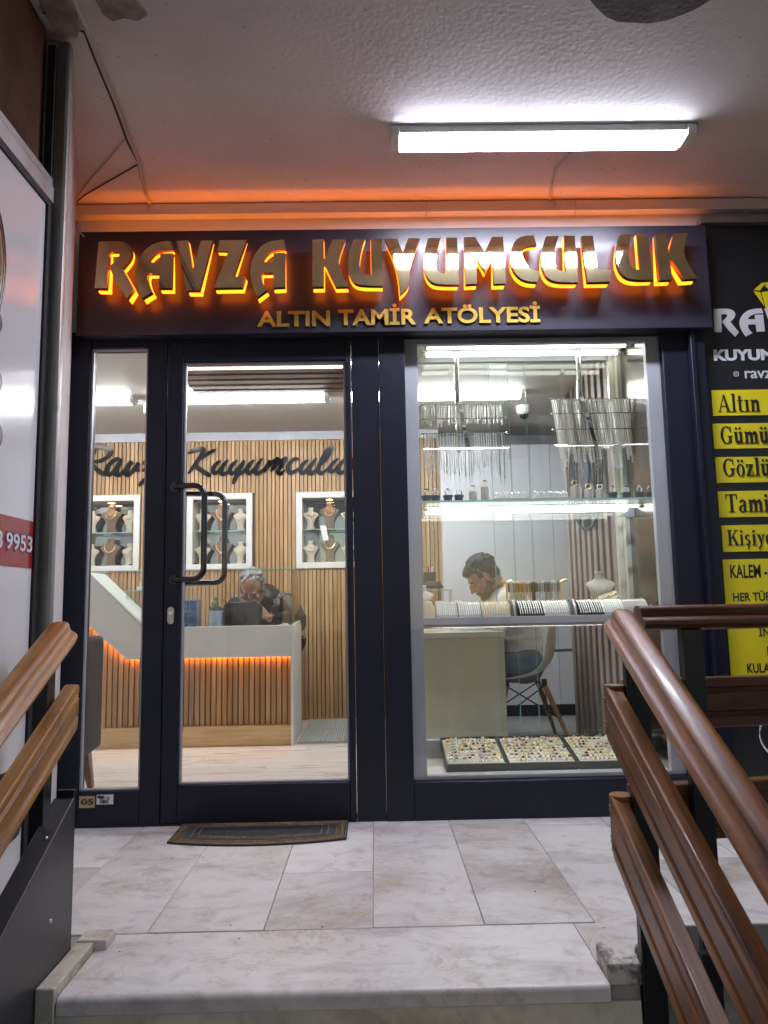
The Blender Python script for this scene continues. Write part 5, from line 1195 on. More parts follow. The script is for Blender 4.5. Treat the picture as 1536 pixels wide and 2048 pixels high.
t2 = root('side_shelf', (a.x, 2.3, 0), 'narrow dark side shelf carrying the black pen holder', 'shelf'); build(q, 'frame', 'slate', t2)

# ================================================================== PEOPLE
def cap(q, p0, p1, r0, r1=None, n=14):
    r1 = r0 if r1 is None else r1
    q.cyl(p0, p1, r0, r1, n); q.sph(p0, r0, n, 8); q.sph(p1, r1, n, 8); return q
def blend(q, name, m, parent=None, voxel=0.008, smooth=4, noise=0.0):
    o = build(q, name, m, parent, angle=180)
    r = o.modifiers.new('blend', 'REMESH'); r.mode = 'VOXEL'; r.voxel_size = voxel; r.use_smooth_shade = True
    s = o.modifiers.new('smooth', 'SMOOTH'); s.factor = 0.5; s.iterations = smooth
    if noise:
        tx = bpy.data.textures.get('folds') or bpy.data.textures.new('folds', 'CLOUDS'); tx.noise_scale = 0.06
        d = o.modifiers.new('folds', 'DISPLACE'); d.texture = tx; d.strength = noise; d.texture_coords = 'LOCAL'
    return o
def frame_of(c, f, up=(0, 0, 1), s=1.0):
    f = Vector(f).normalized(); r = f.cross(Vector(up)).normalized(); u = r.cross(f)
    m = Matrix((r, f, u)).transposed().to_4x4(); m = Matrix.Translation(Vector(c)) @ m @ Matrix.Scale(s, 4); return m
def head(q, T):              # local axes: x right, y forward, z up
    q.T = T
    q.sph((0, -.004, .022), (.075, .094, .094), 20, 14); q.sph((0, .030, -.052), (.056, .060, .068), 16, 12); q.sph((0, .066, -.106), (.026, .022, .018))
    q.sph((0, .078, .016), (.050, .016, .012)); q.sph((0, .098, -.024), (.011, .016, .028)); q.sph((0, .110, -.040), (.0125, .012, .010)); q.sph((.011, .100, -.043), (.008, .009, .007)); q.sph((-.011, .100, -.043), (.008, .009, .007))
    for s in (-1, 1):
        q.sph((s*.040, .062, -.034), (.022, .022, .022)); q.sph((s*.077, -.008, -.016), (.009, .020, .032)); q.sph((s*.045, .005, -.078), (.016, .045, .022))
    q.sph((0, .088, -.073), (.022, .008, .006)); q.sph((0, .086, -.083), (.019, .008, .006))
    q.T = None
def hand(q, wrist, d, nrm, s=1.0, curl=0.8, thumb=1):
    """palm and five bent fingers; d = direction of the fingers, nrm = back of the hand"""
    d = Vector(d).normalized(); nrm = Vector(nrm).normalized(); sd = d.cross(nrm).normalized()*thumb; W = Vector(wrist)
    for k in (-1.2, -.4, .4, 1.2): cap(q, W+d*.01*s+sd*.012*k*s, W+d*.078*s+sd*.0195*k*s, .013*s, .012*s, 10)
    for k, L in ((1.45, .068), (.5, .078), (-.45, .072), (-1.4, .056)):
        p = W+d*.082*s+sd*.0195*k*s*.95; a = 0.25*curl
        for j, f in enumerate((.45, .32, .23)):
            dd = d*math.cos(a)-nrm*math.sin(a); p2 = p+dd*L*f*s; cap(q, p, p2, (.0092-.0008*j)*s, (.0086-.0008*j)*s, 8); p = p2; a += .55*curl
    p = W+d*.022*s+sd*.022*s; a = 0
    for j, f in enumerate((.042, .034, .026)):
        dd = (sd*math.cos(.75-.3*j)+d*math.sin(.75-.3*j)-nrm*.25*j*curl).normalized(); p2 = p+dd*f*s; cap(q, p, p2, (.0115-.001*j)*s, (.0105-.001*j)*s, 8); p = p2

# --- grey haired man behind the counter, bent over his work, facing the door
YM = 2.02
hc = at(505, 1176, YM); fA = Vector((-.10, -1.0, -.62)); TA = frame_of(hc, fA, s=1.02)
sL, sR = at(474, 1214, 2.20), at(574, 1206, 2.20); nb = (sL+sR)/2+Vector((0, .02, .03))
hipA = Vector((nb.x, 2.42, .50))
eR, eL = Vector((sR.x+.085, 2.12, .79)), Vector((sL.x-.06, 2.10, .80))
wR = at(538, 1236, 1.86); wL = Vector((hc.x-.07, 1.90, WZ+.06))
q = MB(); head(q, TA); cap(q, TA @ Vector((0, -.03, -.06)), nb, .052, .056)
cap(q, nb, hipA+Vector((0, 0, .1)), .11, .12); cap(q, sL, sR, .06); 
for s_, e_, w_ in ((sL, eL, wL), (sR, eR, wR)): cap(q, s_, e_, .046, .040); cap(q, e_, w_, .038, .026)
hand(q, wR, (-.55, -.15, .55), (.5, -.6, .4), 1.0, 0.9, -1); hand(q, wL, (.5, -.6, -.1), (0, -.3, 1), 1.0, 0.7, 1)
for sx in (-1, 1):
    hp = hipA+Vector((sx*.09, 0, 0)); kn = hp+Vector((sx*.03, -.42, .02)); cap(q, hp, kn, .08, .055); cap(q, kn, Vector((kn.x, kn.y+.06, .09)), .05, .034); cap(q, (kn.x, kn.y+.05, .05), (kn.x, kn.y-.12, .045), .035, .03)
mA = blend(q, 'person', 'skin', None, .0062, 3); tag(mA, 'grey haired man with glasses and black jacket bent over behind the counter', 'person')
q = MB(); q.T = TA
q.sph((0, -.026, .040), (.082, .088, .086), 20, 14)
rb = random.Random(12)
for k in range(90):
    th_, ph_ = rb.uniform(0, 2*math.pi), rb.uniform(0, 1.35); x_ = math.sin(ph_)*math.cos(th_); y_ = math.sin(ph_)*math.sin(th_); z_ = math.cos(ph_)
    q.sph((x_*.080, -.024+y_*.088, .042+z_*.088), (.014, .016, .010), 8, 6)
for s_ in (-1, 1): q.sph((s_*.074, .012, -.002), (.009, .020, .038))
q.T = None; blend(q, 'hair', 'hair_grey', mA, .006, 2)
q = MB(); q.T = TA
for s_ in (-1, 1): q.sph((s_*.033, .090, .012), (.019, .006, .0045))
q.T = None; build(q, 'eyebrows', 'hair_grey', mA)
q = MB(); q.T = TA
for s_ in (-1, 1): q.sph((s_*.032, .080, -.014), (.014, .007, .0035))
q.T = None; build(q, 'eyelids', 'beard', mA)
q = MB(); q.T = TA
for s_ in (-1, 1):
    q.tube([(s_*.034+.025*math.cos(a)*1.05, .112-.008*abs(math.cos(a)), -.024+.017*math.sin(a)) for a in [2*math.pi*i/18 for i in range(18)]], .0022, 5, closed=True)
    q.tube([(s_*.060, .105, -.020), (s_*.080, .06, -.012), (s_*.081, -.005, -.008)], .002, 5)
q.tube([(-.009, .113, -.022), (0, .117, -.018), (.009, .113, -.022)], .002, 5)
q.T = None; build(q, 'glasses', 'black', mA)
q = MB(); cap(q, nb+Vector((0, .02, -.02)), hipA+Vector((0, 0, .12)), .150, .165); cap(q, sL+Vector((0, .03, -.01)), sR+Vector((0, .03, -.01)), .082)
for s_, e_, w_ in ((sL, eL, wL), (sR, eR, wR)): cap(q, s_, e_, .074, .062); cap(q, e_, e_.lerp(w_, .88), .058, .040)
cap(q, nb+Vector((-.03, -.05, .0)), nb+Vector((.03, -.05, .0)), .075)
jk = blend(q, 'jacket', 'jacket', mA, .009, 4, .012)
q = MB()
for s_ in (sL, sR):
    dx_ = -.02 if s_ is sL else .02
    q.sph(s_+Vector((-dx_*1.2, .012, .030)), (.080, .066, .046), 18, 12)
blend(q, 'patterned_yoke', 'pattern', jk, .009, 3, .01)
q = MB(); q.tube([sR.lerp(eR, .1)+Vector((-.14, -.12, -.085)), sR+Vector((-.10, -.14, -.06)), sR+Vector((-.05, -.13, -.07))], .004, 6); build(q, 'blue_piping', 'blue_trim', jk)
q = MB()
for sx in (-1, 1):
    hp = hipA+Vector((sx*.09, 0, 0)); kn = hp+Vector((sx*.03, -.42, .02)); cap(q, hp, kn, .095, .07); cap(q, kn, Vector((kn.x, kn.y+.06, .10)), .066, .05)
cap(q, hipA+Vector((-.07, 0, .05)), hipA+Vector((.07, 0, .05)), .12); blend(q, 'trousers', 'jacket', mA, .010, 3)
# his stool and the black garment showing past the counter end
t = root('stool', (hipA.x, hipA.y, 0), 'black stool under the grey haired man behind the counter', 'stool')
q = MB(); q.cyl((hipA.x, hipA.y, .36), (hipA.x, hipA.y, .42), .19, n=24); build(q, 'seat', 'black', t, bevel=.015)
q = MB(); q.cyl((hipA.x, hipA.y, .05), (hipA.x, hipA.y, .3595), .025, n=12); build(q, 'column', 'chrome', t)
for k in range(5): q = MB(); a = 2*math.pi*k/5; q.tube([(hipA.x, hipA.y, .05), (hipA.x+.24*math.cos(a), hipA.y+.24*math.sin(a), .03)], .016, 6); build(q, 'foot', 'black', t)
t = root('draped_coat', at(604, 1270, 2.2), 'black garment with blue piping and studs hanging past the counter end', 'coat')
q = MB(); c = at(598, 1246, 2.2); q.sph(c, (.055, .07, .062), 16, 12); cap(q, c+Vector((-.06, .02, .03)), c+Vector((.0, 0, .02)), .05); blend(q, 'sleeve', 'jacket', t, .008, 4, .01)
def W2(x, y): p = at(x, y, 2.2); return (p.x, p.z)
q = MB(); q.prism([W2(580, 1270), W2(597, 1268), W2(613, 1275), W2(611, 1290), W2(606, 1299), W2(603, 1306), W2(596, 1315), W2(585, 1318)], 2.16, 2.21, 'Y'); fl = build(q, 'flap', 'jacket', t, bevel=.008)
q = MB(); q.tube([at(594, 1296, 2.155), at(599, 1298, 2.155), at(604, 1303, 2.155)], .004, 6); build(q, 'piping', 'blue_trim', fl)
q = MB(); q.sph(at(602, 1274, 2.157), .005, 8, 6); build(q, 'stud', 'silver', fl)
q = MB(); q.sph(at(608, 1276, 2.157), .005, 8, 6); build(q, 'stud', 'silver', fl)

# --- man in the white sweater at the desk, in profile facing left
YD = 1.56
def D(x, y, dy=0.0): return at(x, y, YD)+Vector((0, dy, 0))
hb = D(966, 1152); TB = frame_of(hb, (-1.0, -.04, -.72), s=1.06)
nb = D(1006, 1190); hipB = D(1046, 1318); chest = D(1022, 1225)
q = MB(); head(q, TB); cap(q, TB @ Vector((0, -.035, -.055)), nb, .055, .060)
cap(q, nb+Vector((.02, 0, -.03)), hipB, .10, .11)
shs = [nb+Vector((.025, sy*.17, -.035)) for sy in (-1, 1)]; cap(q, shs[0], shs[1], .055)
els = [D(1000, 1245, sy*.22) for sy in (-1, 1)]; wrs = [D(952, 1248, sy*.10)+Vector((0, 0, .035)) for sy in (-1, 1)]
for s_, e_, w_ in zip(shs, els, wrs): cap(q, s_, e_, .046, .040); cap(q, e_, w_, .037, .026)
hand(q, wrs[0], (-1, .35, -.15), (0, -.2, 1), 1.0, .7, 1); hand(q, wrs[1], (-1, -.35, -.15), (0, .2, 1), 1.0, .7, -1)
for sy in (-1, 1):
    hp = hipB+Vector((-.02, sy*.09, -.04)); kn = hp+Vector((-.40, sy*.05, .0)); an = Vector((kn.x+.05, kn.y, .10)); cap(q, hp, kn, .08, .055); cap(q, kn, an, .05, .034); cap(q, an+Vector((0, 0, -.045)), an+Vector((-.15, 0, -.05)), .035, .030)
mB = blend(q, 'person', 'skin', None, .0062, 3); tag(mB, 'dark haired bearded man in white sweater seated at the desk in profile', 'person')
q = MB(); q.T = TB; rb = random.Random(21)
q.sph((0, -.030, .036), (.082, .082, .080), 20, 14); q.sph((0, .020, .068), (.066, .070, .050), 18, 12); q.sph((0, .070, .072), (.050, .030, .024)); q.sph((0, -.075, -.018), (.060, .030, .040))
for k in range(110):
    th_, ph_ = rb.uniform(0, 2*math.pi), rb.uniform(0, 1.45); x_ = math.sin(ph_)*math.cos(th_); y_ = math.sin(ph_)*math.sin(th_); z_ = math.cos(ph_)
    q.sph((x_*.078, -.014+y_*.094, .040+z_*.088), (.012, .018, .012), 8, 6)
for s_ in (-1, 1): q.sph((s_*.072, .026, .018), (.009, .014, .026)); q.sph((s_*.072, -.045, .0), (.014, .030, .045))
q.T = None; blend(q, 'hair', 'hair_brown', mB, .006, 2)
q = MB(); q.T = TB
q.sph((0, .072, -.106), (.027, .024, .022), 16, 12)
for s_ in (-1, 1):
    q.sph((s_*.056, .008, -.050), (.012, .018, .036)); q.sph((s_*.049, .034, -.080), (.016, .034, .026)); q.sph((s_*.032, .060, -.098), (.024, .026, .024)); q.sph((s_*.014, .093, -.062), (.016, .008, .006)); q.sph((s_*.030, .082, -.078), (.010, .010, .018))
q.T = None; blend(q, 'beard', 'beard', mB, .006, 3)
q = MB(); q.T = TB
for s_ in (-1, 1): q.sph((s_*.036, .084, .010), (.020, .010, .005)); q.sph((s_*.034, .076, -.014), (.013, .009, .003))
q.T = None; build(q, 'eyebrows', 'hair_brown', mB)
q = MB(); nk = nb+Vector((-.012, 0, .012)); q.torus(nk, .062, .016, (-.55, 0, .83), 24, 8); build(q, 'collar', 'jacket', mB)
q = MB(); cap(q, nb+Vector((.028, 0, -.055)), chest+Vector((.02, 0, 0)), .130, .142); cap(q, chest+Vector((.02, 0, 0)), hipB+Vector((.0, 0, .02)), .142, .128)
q.sph(nb+Vector((.055, 0, -.03)), (.085, .13, .075), 18, 12)
cap(q, shs[0], shs[1], .080)
for s_, e_, w_ in zip(shs, els, wrs): cap(q, s_, e_, .073, .060); cap(q, e_, e_.lerp(w_, .92), .056, .036)
for k in range(4): q.torus(hipB+Vector((-.005-.004*k, 0, .03+.035*k)), .126+.003*k, .010, (.12*(-1)**k, 0, 1), 28, 8)
blend(q, 'sweater', 'sweater', mB, .009, 4, .010)
q = MB(); cap(q, hipB+Vector((.0, -.07, -.03)), hipB+Vector((.0, .07, -.03)), .118)
for sy in (-1, 1):
    hp = hipB+Vector((-.02, sy*.09, -.04)); kn = hp+Vector((-.40, sy*.05, .0)); an = Vector((kn.x+.05, kn.y, .11)); cap(q, hp, kn, .100, .072); cap(q, kn, an, .066, .052)
blend(q, 'jeans', 'jeans', mB, .009, 3, .012)
q = MB()
for sy in (-1, 1):
    hp = hipB+Vector((-.02, sy*.09, -.04)); kn = hp+Vector((-.40, sy*.05, .0)); an = Vector((kn.x+.05, kn.y, .06)); cap(q, an+Vector((.03, 0, 0)), an+Vector((-.15, 0, -.012)), .042, .036)
blend(q, 'shoes', 'white', mB, .008, 3)
# shell chair
t = root('shell_chair', (hipB.x, YD, 0), 'white plastic shell chair with wooden legs and black wire struts', 'chair')
P = lambda x, y: at(x, y, YD)
side_pts = [P(1000, 1352), P(1020, 1352), P(1050, 1350), P(1072, 1344), P(1090, 1331), P(1102, 1313), P(1107, 1290), P(1108, 1268), P(1108, 1246), P(1107, 1226)]
hwid = [.20, .215, .225, .225, .225, .225, .22, .21, .19, .16]; lift = [.0, .008, .02, .03, .035, .03, .02, .012, .006, .0]
ins = [0, 0, 0, .01, .03, .055, .07, .075, .07, .05]
NV = 14
def shell(off):
    vs = []
    for i, p in enumerate(side_pts):
        a = side_pts[max(i-1, 0)]; c_ = side_pts[min(i+1, len(side_pts)-1)]; d_ = (c_-a).normalized(); nn_3 = Vector((-d_.z, 0, d_.x))
        for j in range(NV+1):
            v = 2*j/NV-1; up_ = nn_3*(lift[i]*v**4*1.6+ins[i]*v*v)
            vs.append(p+Vector((0, v*hwid[i], 0))+up_+nn_3*off)
    return vs
q = MB(); n_ = len(side_pts); fs = [(i*(NV+1)+j, i*(NV+1)+j+1, (i+1)*(NV+1)+j+1, (i+1)*(NV+1)+j) for i in range(n_-1) for j in range(NV)]
q.add(shell(0), fs); sh = build(q, 'shell', 'plastic_white', t, angle=180)
md = sh.modifiers.new('solid', 'SOLIDIFY'); md.thickness = .011; md.offset = 0; md = sh.modifiers.new('sub', 'SUBSURF'); md.levels = 1; md.render_levels = 2
zs_ = side_pts[2].z-.012; xc = hipB.x-.01
feet = [(1.20, YD-.16), (1.20, YD+.18), (.70, YD-.18), (.70, YD+.18)]
fr = atz(1137, 1493, .012); fr2 = atz(1112, 1483, .012)
tops = []
for k, (sx, sy) in enumerate(((1, -1), (1, 1), (-1, -1), (-1, 1))):
    tp = Vector((xc+sx*.115, YD+sy*.10, zs_-.035)); ft = Vector((xc+sx*.225+(.02 if sx > 0 else 0), YD+sy*.20, .0126)); tops.append((tp, ft))
    q = MB(); q.cyl(tp.lerp(ft, .03), ft, .017, .011, 12); build(q, 'leg', 'beech', t)
q = MB()
for tp, ft in tops: q.box(tp.x-.014, tp.x+.014, tp.y-.012, tp.y+.012, tp.z-.015, zs_-.004)
for a, c_ in ((0, 2), (2, 0), (1, 3), (3, 1), (0, 1), (2, 3)):
    q.tube([tops[a][0]+Vector((0, 0, -.01)), tops[c_][0].lerp(tops[c_][1], .55)], .0045, 6)
q.tube([tops[0][0], tops[0][0].lerp(tops[0][1], .35)], .012, 8); q.tube([tops[1][0], tops[1][0].lerp(tops[1][1], .35)], .012, 8)
build(q, 'wire_base', 'black', t)

# ================================================================== DISPLAY WINDOW CABINET
t = root('display_cabinet', (0.7, 0.2, 0.15), 'lit jewellery display cabinet with glass shelf and silver shelf behind the window', 'display cabinet')
Yb = 0.44
q = MB(); q.box(.208, 1.30, .031, Yb+.02, 2.10, 2.13); q.box(.19, 1.29, .031, .05, 2.036, 2.0995); build(q, 'top_board', 'cream', t)
M['cream_floor'] = mat('cream_floor', (0.80, 0.77, 0.68), 0.4)
q = MB(); q.box(.208, 1.29, .031, Yb+.05, .10, .155); build(q, 'bottom_board', 'cream_floor', t)
q = MB(); q.box(.170, .2065, .031, Yb, .155, 2.0995); build(q, 'side_panel', 'cream', t)
q = MB(); q.box(1.215, 1.25, Yb-.06, Yb, .156, 2.0995); q.box(1.19, 1.2145, Yb-.02, Yb+.015, .156, 2.0995); build(q, 'corner_column', 'cream', t, bevel=.002)
M['smoke'] = mat('smoked_mirror', (0.24, 0.22, 0.19), 0.16, metal=1.0)
q = MB(); q.box(1.238, 1.249, .032, Yb-.0605, .156, 2.0995); build(q, 'mirror_side', 'smoke', t)
zs1 = at(1070, 1000, .10).z
q = MB(); q.box(.210, 1.236, .07, Yb-.03, zs1-.008, zs1); gs = build(q, 'glass_shelf', 'glass_shelf', t)
q = MB(); q.box(.210, 1.236, .0675, .0698, zs1-.008, zs1); build(q, 'edge', 'glass_edge', gs)
zl0, zl1 = at(1030, 1247, .06).z, at(1030, 1233, .06).z
q = MB(); q.box(.210, 1.236, .060, .195, zl1-.012, zl1); q.box(.210, 1.236, .052, .0595, zl0, zl1); q.box(.210, 1.236, .075, .09, zl0-.012, zl1-.0125); build(q, 'silver_shelf', 'alu_matte', t, bevel=.001)
q = MB(); q.box(.210, 1.236, .1955, Yb-.02, zl1-.009, zl1); build(q, 'rear_glass_shelf', 'glass_shelf', t)
q = MB(); q.box(.25, 1.0, .12, .135, zl1-.045, zl1-.0125); build(q, 'under_rail', 'alu', t)
for (xa, xb_, yy, px0, px1) in ((0, 0, .235, 848, 1258), (0, 0, .345, 846, 1240)):
    x0_, x1_ = at(px0, 712, yy).x, at(px1, 712, yy).x
    q = MB(); q.cyl((x0_+.015, yy, 2.078), (x1_-.015, yy, 2.078), .0095, n=12); tb = build(q, 'tube_lamp', 'e_disp', t)
    q = MB(); q.cyl((x0_, yy, 2.078), (x0_+.0148, yy, 2.078), .011, n=12); build(q, 'cap', 'plastic_white', tb); q = MB(); q.cyl((x1_-.0148, yy, 2.078), (x1_, yy, 2.078), .011, n=12); build(q, 'cap', 'plastic_white', tb)
    q = MB(); q.box(x0_, x1_, yy-.017, yy+.017, 2.089, 2.0995); build(q, 'holder', 'white', tb)
for (yy, px0, px1) in ((.215, 850, 1282), (.36, 846, 1258)):
    x0_, x1_ = at(px0, 1020, yy).x, at(px1, 1020, yy).x; zt = zs1-.019
    q = MB(); q.cyl((x0_+.012, yy, zt), (x1_-.012, yy, zt), .0075, n=12); tb = build(q, 'tube_lamp', 'e_disp', t)
    q = MB(); q.cyl((x0_, yy, zt), (x0_+.0118, yy, zt), .0092, n=12); build(q, 'cap', 'plastic_white', tb); q = MB(); q.cyl((x1_-.0118, yy, zt), (x1_, yy, zt), .0092, n=12); build(q, 'cap', 'plastic_white', tb)
q = MB(); q.prism([(1.150, zs1-.06), (1.236, zs1-.012), (1.236, zs1-.06)], .30, .315, 'Y'); build(q, 'bracket', 'alu', t)
q = MB(); q.box(.26, 1.18, .0925, .1005, zl1-.0195, zl1-.0128); build(q, 'strip_lamp', 'e_under', t)
# sliding rear glass
pe = [.208]+[at(px, 1050, Yb).x for px in (988, 1026, 1062)]+[1.19]
q = MB(); q.box(.208, pe[2], Yb-.004, Yb, .235, 2.0995); build(q, 'rear_glass', 'glass', t)
q = MB(); q.box(pe[1], 1.19, Yb+.008, Yb+.012, .235, 2.0995); build(q, 'rear_glass', 'glass', t)
q = MB()
for x_ in pe[1:4]: q.box(x_-.0012, x_+.0012, Yb-.006, Yb-.0045, .235, 2.0995)
build(q, 'glass_joints', 'glass_edge', t)
q = MB(); q.box(.208, 1.215, Yb-.012, Yb+.022, .1555, .2345); q.box(.208, 1.19, Yb-.008, Yb+.016, 2.07, 2.0995); build(q, 'slide_rail', 'alu_matte', t, bevel=.002)

# ---- chain racks
def rack(label, px_pole, rods, zr):
    xp = at(px_pole, 800, .30).x
    t = root('chain_rack', (xp, .30, 2.0995), label, 'rack', 'chrome racks hung with chains')
    zlow = rods[-1][1]
    q = MB(); q.tube([(xp, .30, 2.0990), (xp, .30, zr)], .0125, 14); q.torus((xp, .30, 2.097), .016, .004, (0, 0, 1), 18, 6); build(q, 'pole', 'chrome', t)
    b0 = (xp+.005, .285, rods[0][1]+.012); b1 = (xp+.030, rods[-1][0]-.004, zlow-.012)
    d_ = (Vector(b1)-Vector(b0)); q = MB(); q.T = None
    o_ = Vector((.009, 0, 0)); f_ = Vector((0, .003, .0012)); a0, a1 = Vector(b0), Vector(b1)
    q.add([a0-o_, a0+o_, a1+o_, a1-o_, a0-o_+f_, a0+o_+f_, a1+o_+f_, a1-o_+f_], [(0, 1, 2, 3), (7, 6, 5, 4), (0, 4, 5, 1), (1, 5, 6, 2), (2, 6, 7, 3), (3, 7, 4, 0)]); build(q, 'flat_bar', 'chrome', t)
    q = MB(); q.box(xp-.004, xp+.004, .284, .30, rods[0][1]-.03, rods[0][1]+.01); build(q, 'clamp', 'chrome', t)
    for yy, zz, xa, xb_ in rods:
        q = MB(); q.cyl((xa, yy, zz), (xb_, yy, zz), .0028, n=8); rd = build(q, 'rod', 'chrome', t)
        q = MB(); q.sph((xa, yy, zz), .006, 10, 8); build(q, 'end_ball', 'chrome', rd); q = MB(); q.sph((xb_, yy, zz), .006, 10, 8); build(q, 'end_ball', 'chrome', rd)
    return t
def rod(px0, py0, px1, py1, Y): a, c = at(px0, py0, Y), at(px1, py1, Y); return (Y, (a.z+c.z)/2, a.x, c.x)
Lr = [rod(839, 811, 1008, 805, .275), rod(842, 841, 1011, 833, .235), rod(843, 871, 1014, 862, .205), rod(847, 902, 1018, 893, .165)]
rack('left chrome chain rack with two tiers of short chains in the display window', 915, Lr, Lr[-1][1]+.01)
Rr = [rod(1101, 800, 1270, 795, .29), rod(1104, 829, 1275, 824, .255), rod(1107, 861, 1280, 855, .22), rod(1111, 892, 1286, 888, .18)]
rack('right chrome chain rack draped with long silver chains in the display window', 1160, Rr, Rr[-1][1]+.05)
def chain_mesh(L, wob, bead, r, loop=0.0):
    q = MB()
    if loop:
        k = int(L/bead); pth = []
        for i in range(k+1):
            pth.append((-loop/2*(1-.2*(i/k)), -.002, -L*i/k))
        for i in range(7):
            a = math.pi*i/6; pth.append((-loop*.4*math.cos(a), 0, -L-loop*.7*math.sin(a)))
        for i in range(k+1): pth.append((loop/2*(.8+.2*(i/k)), .002, -L+L*i/k))
        q.tube(pth, r, 5, rf=lambda u, i: 1.25 if i % 2 else .6)
    else:
        k = int(L/bead); q.tube([(wob*math.sin(i*.21), 0, -L*i/k) for i in range(k+1)], r, 5, rf=lambda u, i: 1.3 if i % 2 else .6)
        q.box(-.0035, .0035, -.0015, .0015, -L-.012, -L); q.tube([(0, 0, -L-.012), (0, 0, -L-.045)], .0012, 5)
    q.torus((0, 0, 0), .005, .0012, (1, 0, 0), 10, 5)
    return q
def hang(protos, rd, n, label, group, jit, x0=0.02, x1=0.98):
    yy, zz, xa, xb_ = rd
    for i in range(n):
        u = x0+(x1-x0)*(i+.5+jit.uniform(-.3, .3))/n; p = protos[jit.randrange(len(protos))]
        rot = (jit.uniform(-.03, .03), jit.uniform(-.02, .02)+tilt, jit.uniform(-.5, .5))
        p.put((xa+(xb_-xa)*u, yy-.0005, zz-.004), label, rot, scale=(1, 1, jit.uniform(.85, 1.12)))
def protoset(lens, loops, r, bead, group, mats):
    out = []
    for L in lens:
        for lp in loops:
            o = build(chain_mesh(L, .0008, bead, r, lp), 'chain', mats[len(out) % len(mats)], angle=60); out.append(Proto(tag(o, 'x', 'chain', group)))
    return out
jit = random.Random(31)
tilt = 0.0
S1 = protoset([.082, .095], [.007], .0026, .006, 'chains on the upper tier of the left rack', ['silver'])
hang(S1, Lr[0], 34, 'short silver chain hanging from the top rod of the left rack', '', jit)
S2 = protoset([.13, .16, .185], [0], .0027, .0065, 'bracelets on the lower tier of the left rack', ['silver', 'silver', 'steel'])
hang(S2, Lr[2], 36, 'beaded silver bracelet dangling from the third rod of the left rack', '', jit)
tilt = -0.10
S3 = protoset([.215, .26, .30], [.010, .014], .0027, .006, 'long chains on the right rack', ['silver', 'silver', 'steel', 'silver'])
hang(S3, Rr[0], 42, 'long looped silver chain hanging from the top rod of the right rack', '', jit)
tilt = 0.0
for p in S1+S2+S3:
    if p.used: p.done()
    else: bpy.data.objects.remove(p.o)

# ---- rings
def ring_mesh(kind):
    q = MB(); q.torus((0, 0, .0), .0088, .0019, (0, 1, 0), 18, 5)
    if kind == 0: q.sph((0, 0, .0105), (.0055, .0050, .0035), 10, 7)
    elif kind == 1: q.box(-.0055, .0055, -.0045, .0045, .0085, .0125)
    elif kind == 2: q.sph((0, 0, .0115), (.004, .006, .003), 10, 7)
    else: q.torus((0, 0, .0), .0092, .0024, (0, 1, 0), 18, 5, rad(20), rad(160))
    return q
STN = ['stone_red', 'stone_dark', 'stone_blue', 'stone_white', 'stone_brown', 'silver', 'goldj', 'steel', 'stone_white', 'stone_dark']
def ring_obj(kind, m, band='silver'):
    q = ring_mesh(kind); nb_ = 18*5
    q.mi = [0 if i < nb_ else 1 for i in range(len(q.f))]
    return build(q, 'ring', [band, m], angle=60)
# cup and block holders on the glass shelf
zsh = zs1+.0004
def cup(px, label, stone, ringlabel, kind=0):
    c = at(px, 1001, .115); t = root('ring_cup', (c.x, .115, zsh), label, 'ring holder', 'ring holders on the glass shelf')
    q = MB(); q.loft([(zsh, .0165, .0165), (zsh+.022, .0205, .0205), (zsh+.022, .0225, .0225), (zsh+.028, .0225, .0225), (zsh+.030, .019, .019), (zsh+.027, .012, .012)], 20, c.x, .115); build(q, 'cup', 'slate', t)
    o = ring_obj(kind, stone); tag(o, ringlabel, 'ring', 'rings on the glass shelf'); o.location = (c.x, .108, zsh+.041); o.scale = (1.35,)*3; o.rotation_euler = (0, 0, .3)
def block(px, h, label, stone, ringlabel, band='silver', kind=1):
    c = at(px, 1001, .125); t = root('ring_block', (c.x, .125, zsh), label, 'ring holder', 'ring holders on the glass shelf')
    q = MB(); q.loft([(zsh, .019, .016), (zsh+h-.006, .019, .016), (zsh+h-.002, .0165, .0135), (zsh+h, .008, .008), (zsh+h+.004, .007, .006)], 4, c.x, .125)
    q.T = None; build(q, 'block', 'khaki', t, bevel=.002)
    o = ring_obj(kind, stone, band); tag(o, ringlabel, 'ring', 'rings on the glass shelf'); o.location = (c.x, .118, zsh+h+.010); o.scale = (1.35,)*3
cup(853, 'black ring cup at the left end of the glass shelf', 'stone_dark', 'silver ring with dark stone in the leftmost black cup', 1)
cup(871, 'black ring cup second from the left end of the glass shelf', 'silver', 'ring with plain silver top in the second black cup', 0)
cup(896, 'black ring cup with a red ring left of the khaki blocks', 'stone_red', 'ring with red stone left of the khaki blocks', 2)
cup(918, 'black ring cup just left of the small khaki block', 'stone_brown', 'ring with amber stone beside the small khaki block', 3)
block(946, .046, 'short khaki ring block left of the bangle trays', 'stone_brown', 'brown topped ring on the short left khaki block')
block(970, .068, 'tall khaki ring block next to the bangle trays', 'stone_red', 'red brown ring on the tall left khaki block', 'silver')
block(1150, .066, 'tall khaki ring block right of the bangle trays', 'stone_brown', 'copper ring on the tall right khaki block', 'goldj', 3)
block(1177, .050, 'middle khaki ring block right of the clock face', 'silver', 'silver ring on the middle right khaki block', 'goldj', 3)
block(1200, .048, 'short khaki ring block beside the red ringed black cup', 'stone_dark', 'ring with black stone on the rightmost khaki block', 'silver', 1)
cup(1226, 'black ring cup with a red stone right of the khaki blocks', 'stone_red', 'ring with red stone right of the khaki blocks', 0)
cup(1253, 'black ring cup second to the right of the khaki blocks', 'stone_brown', 'ring with dark amber stone right of the red one', 0)
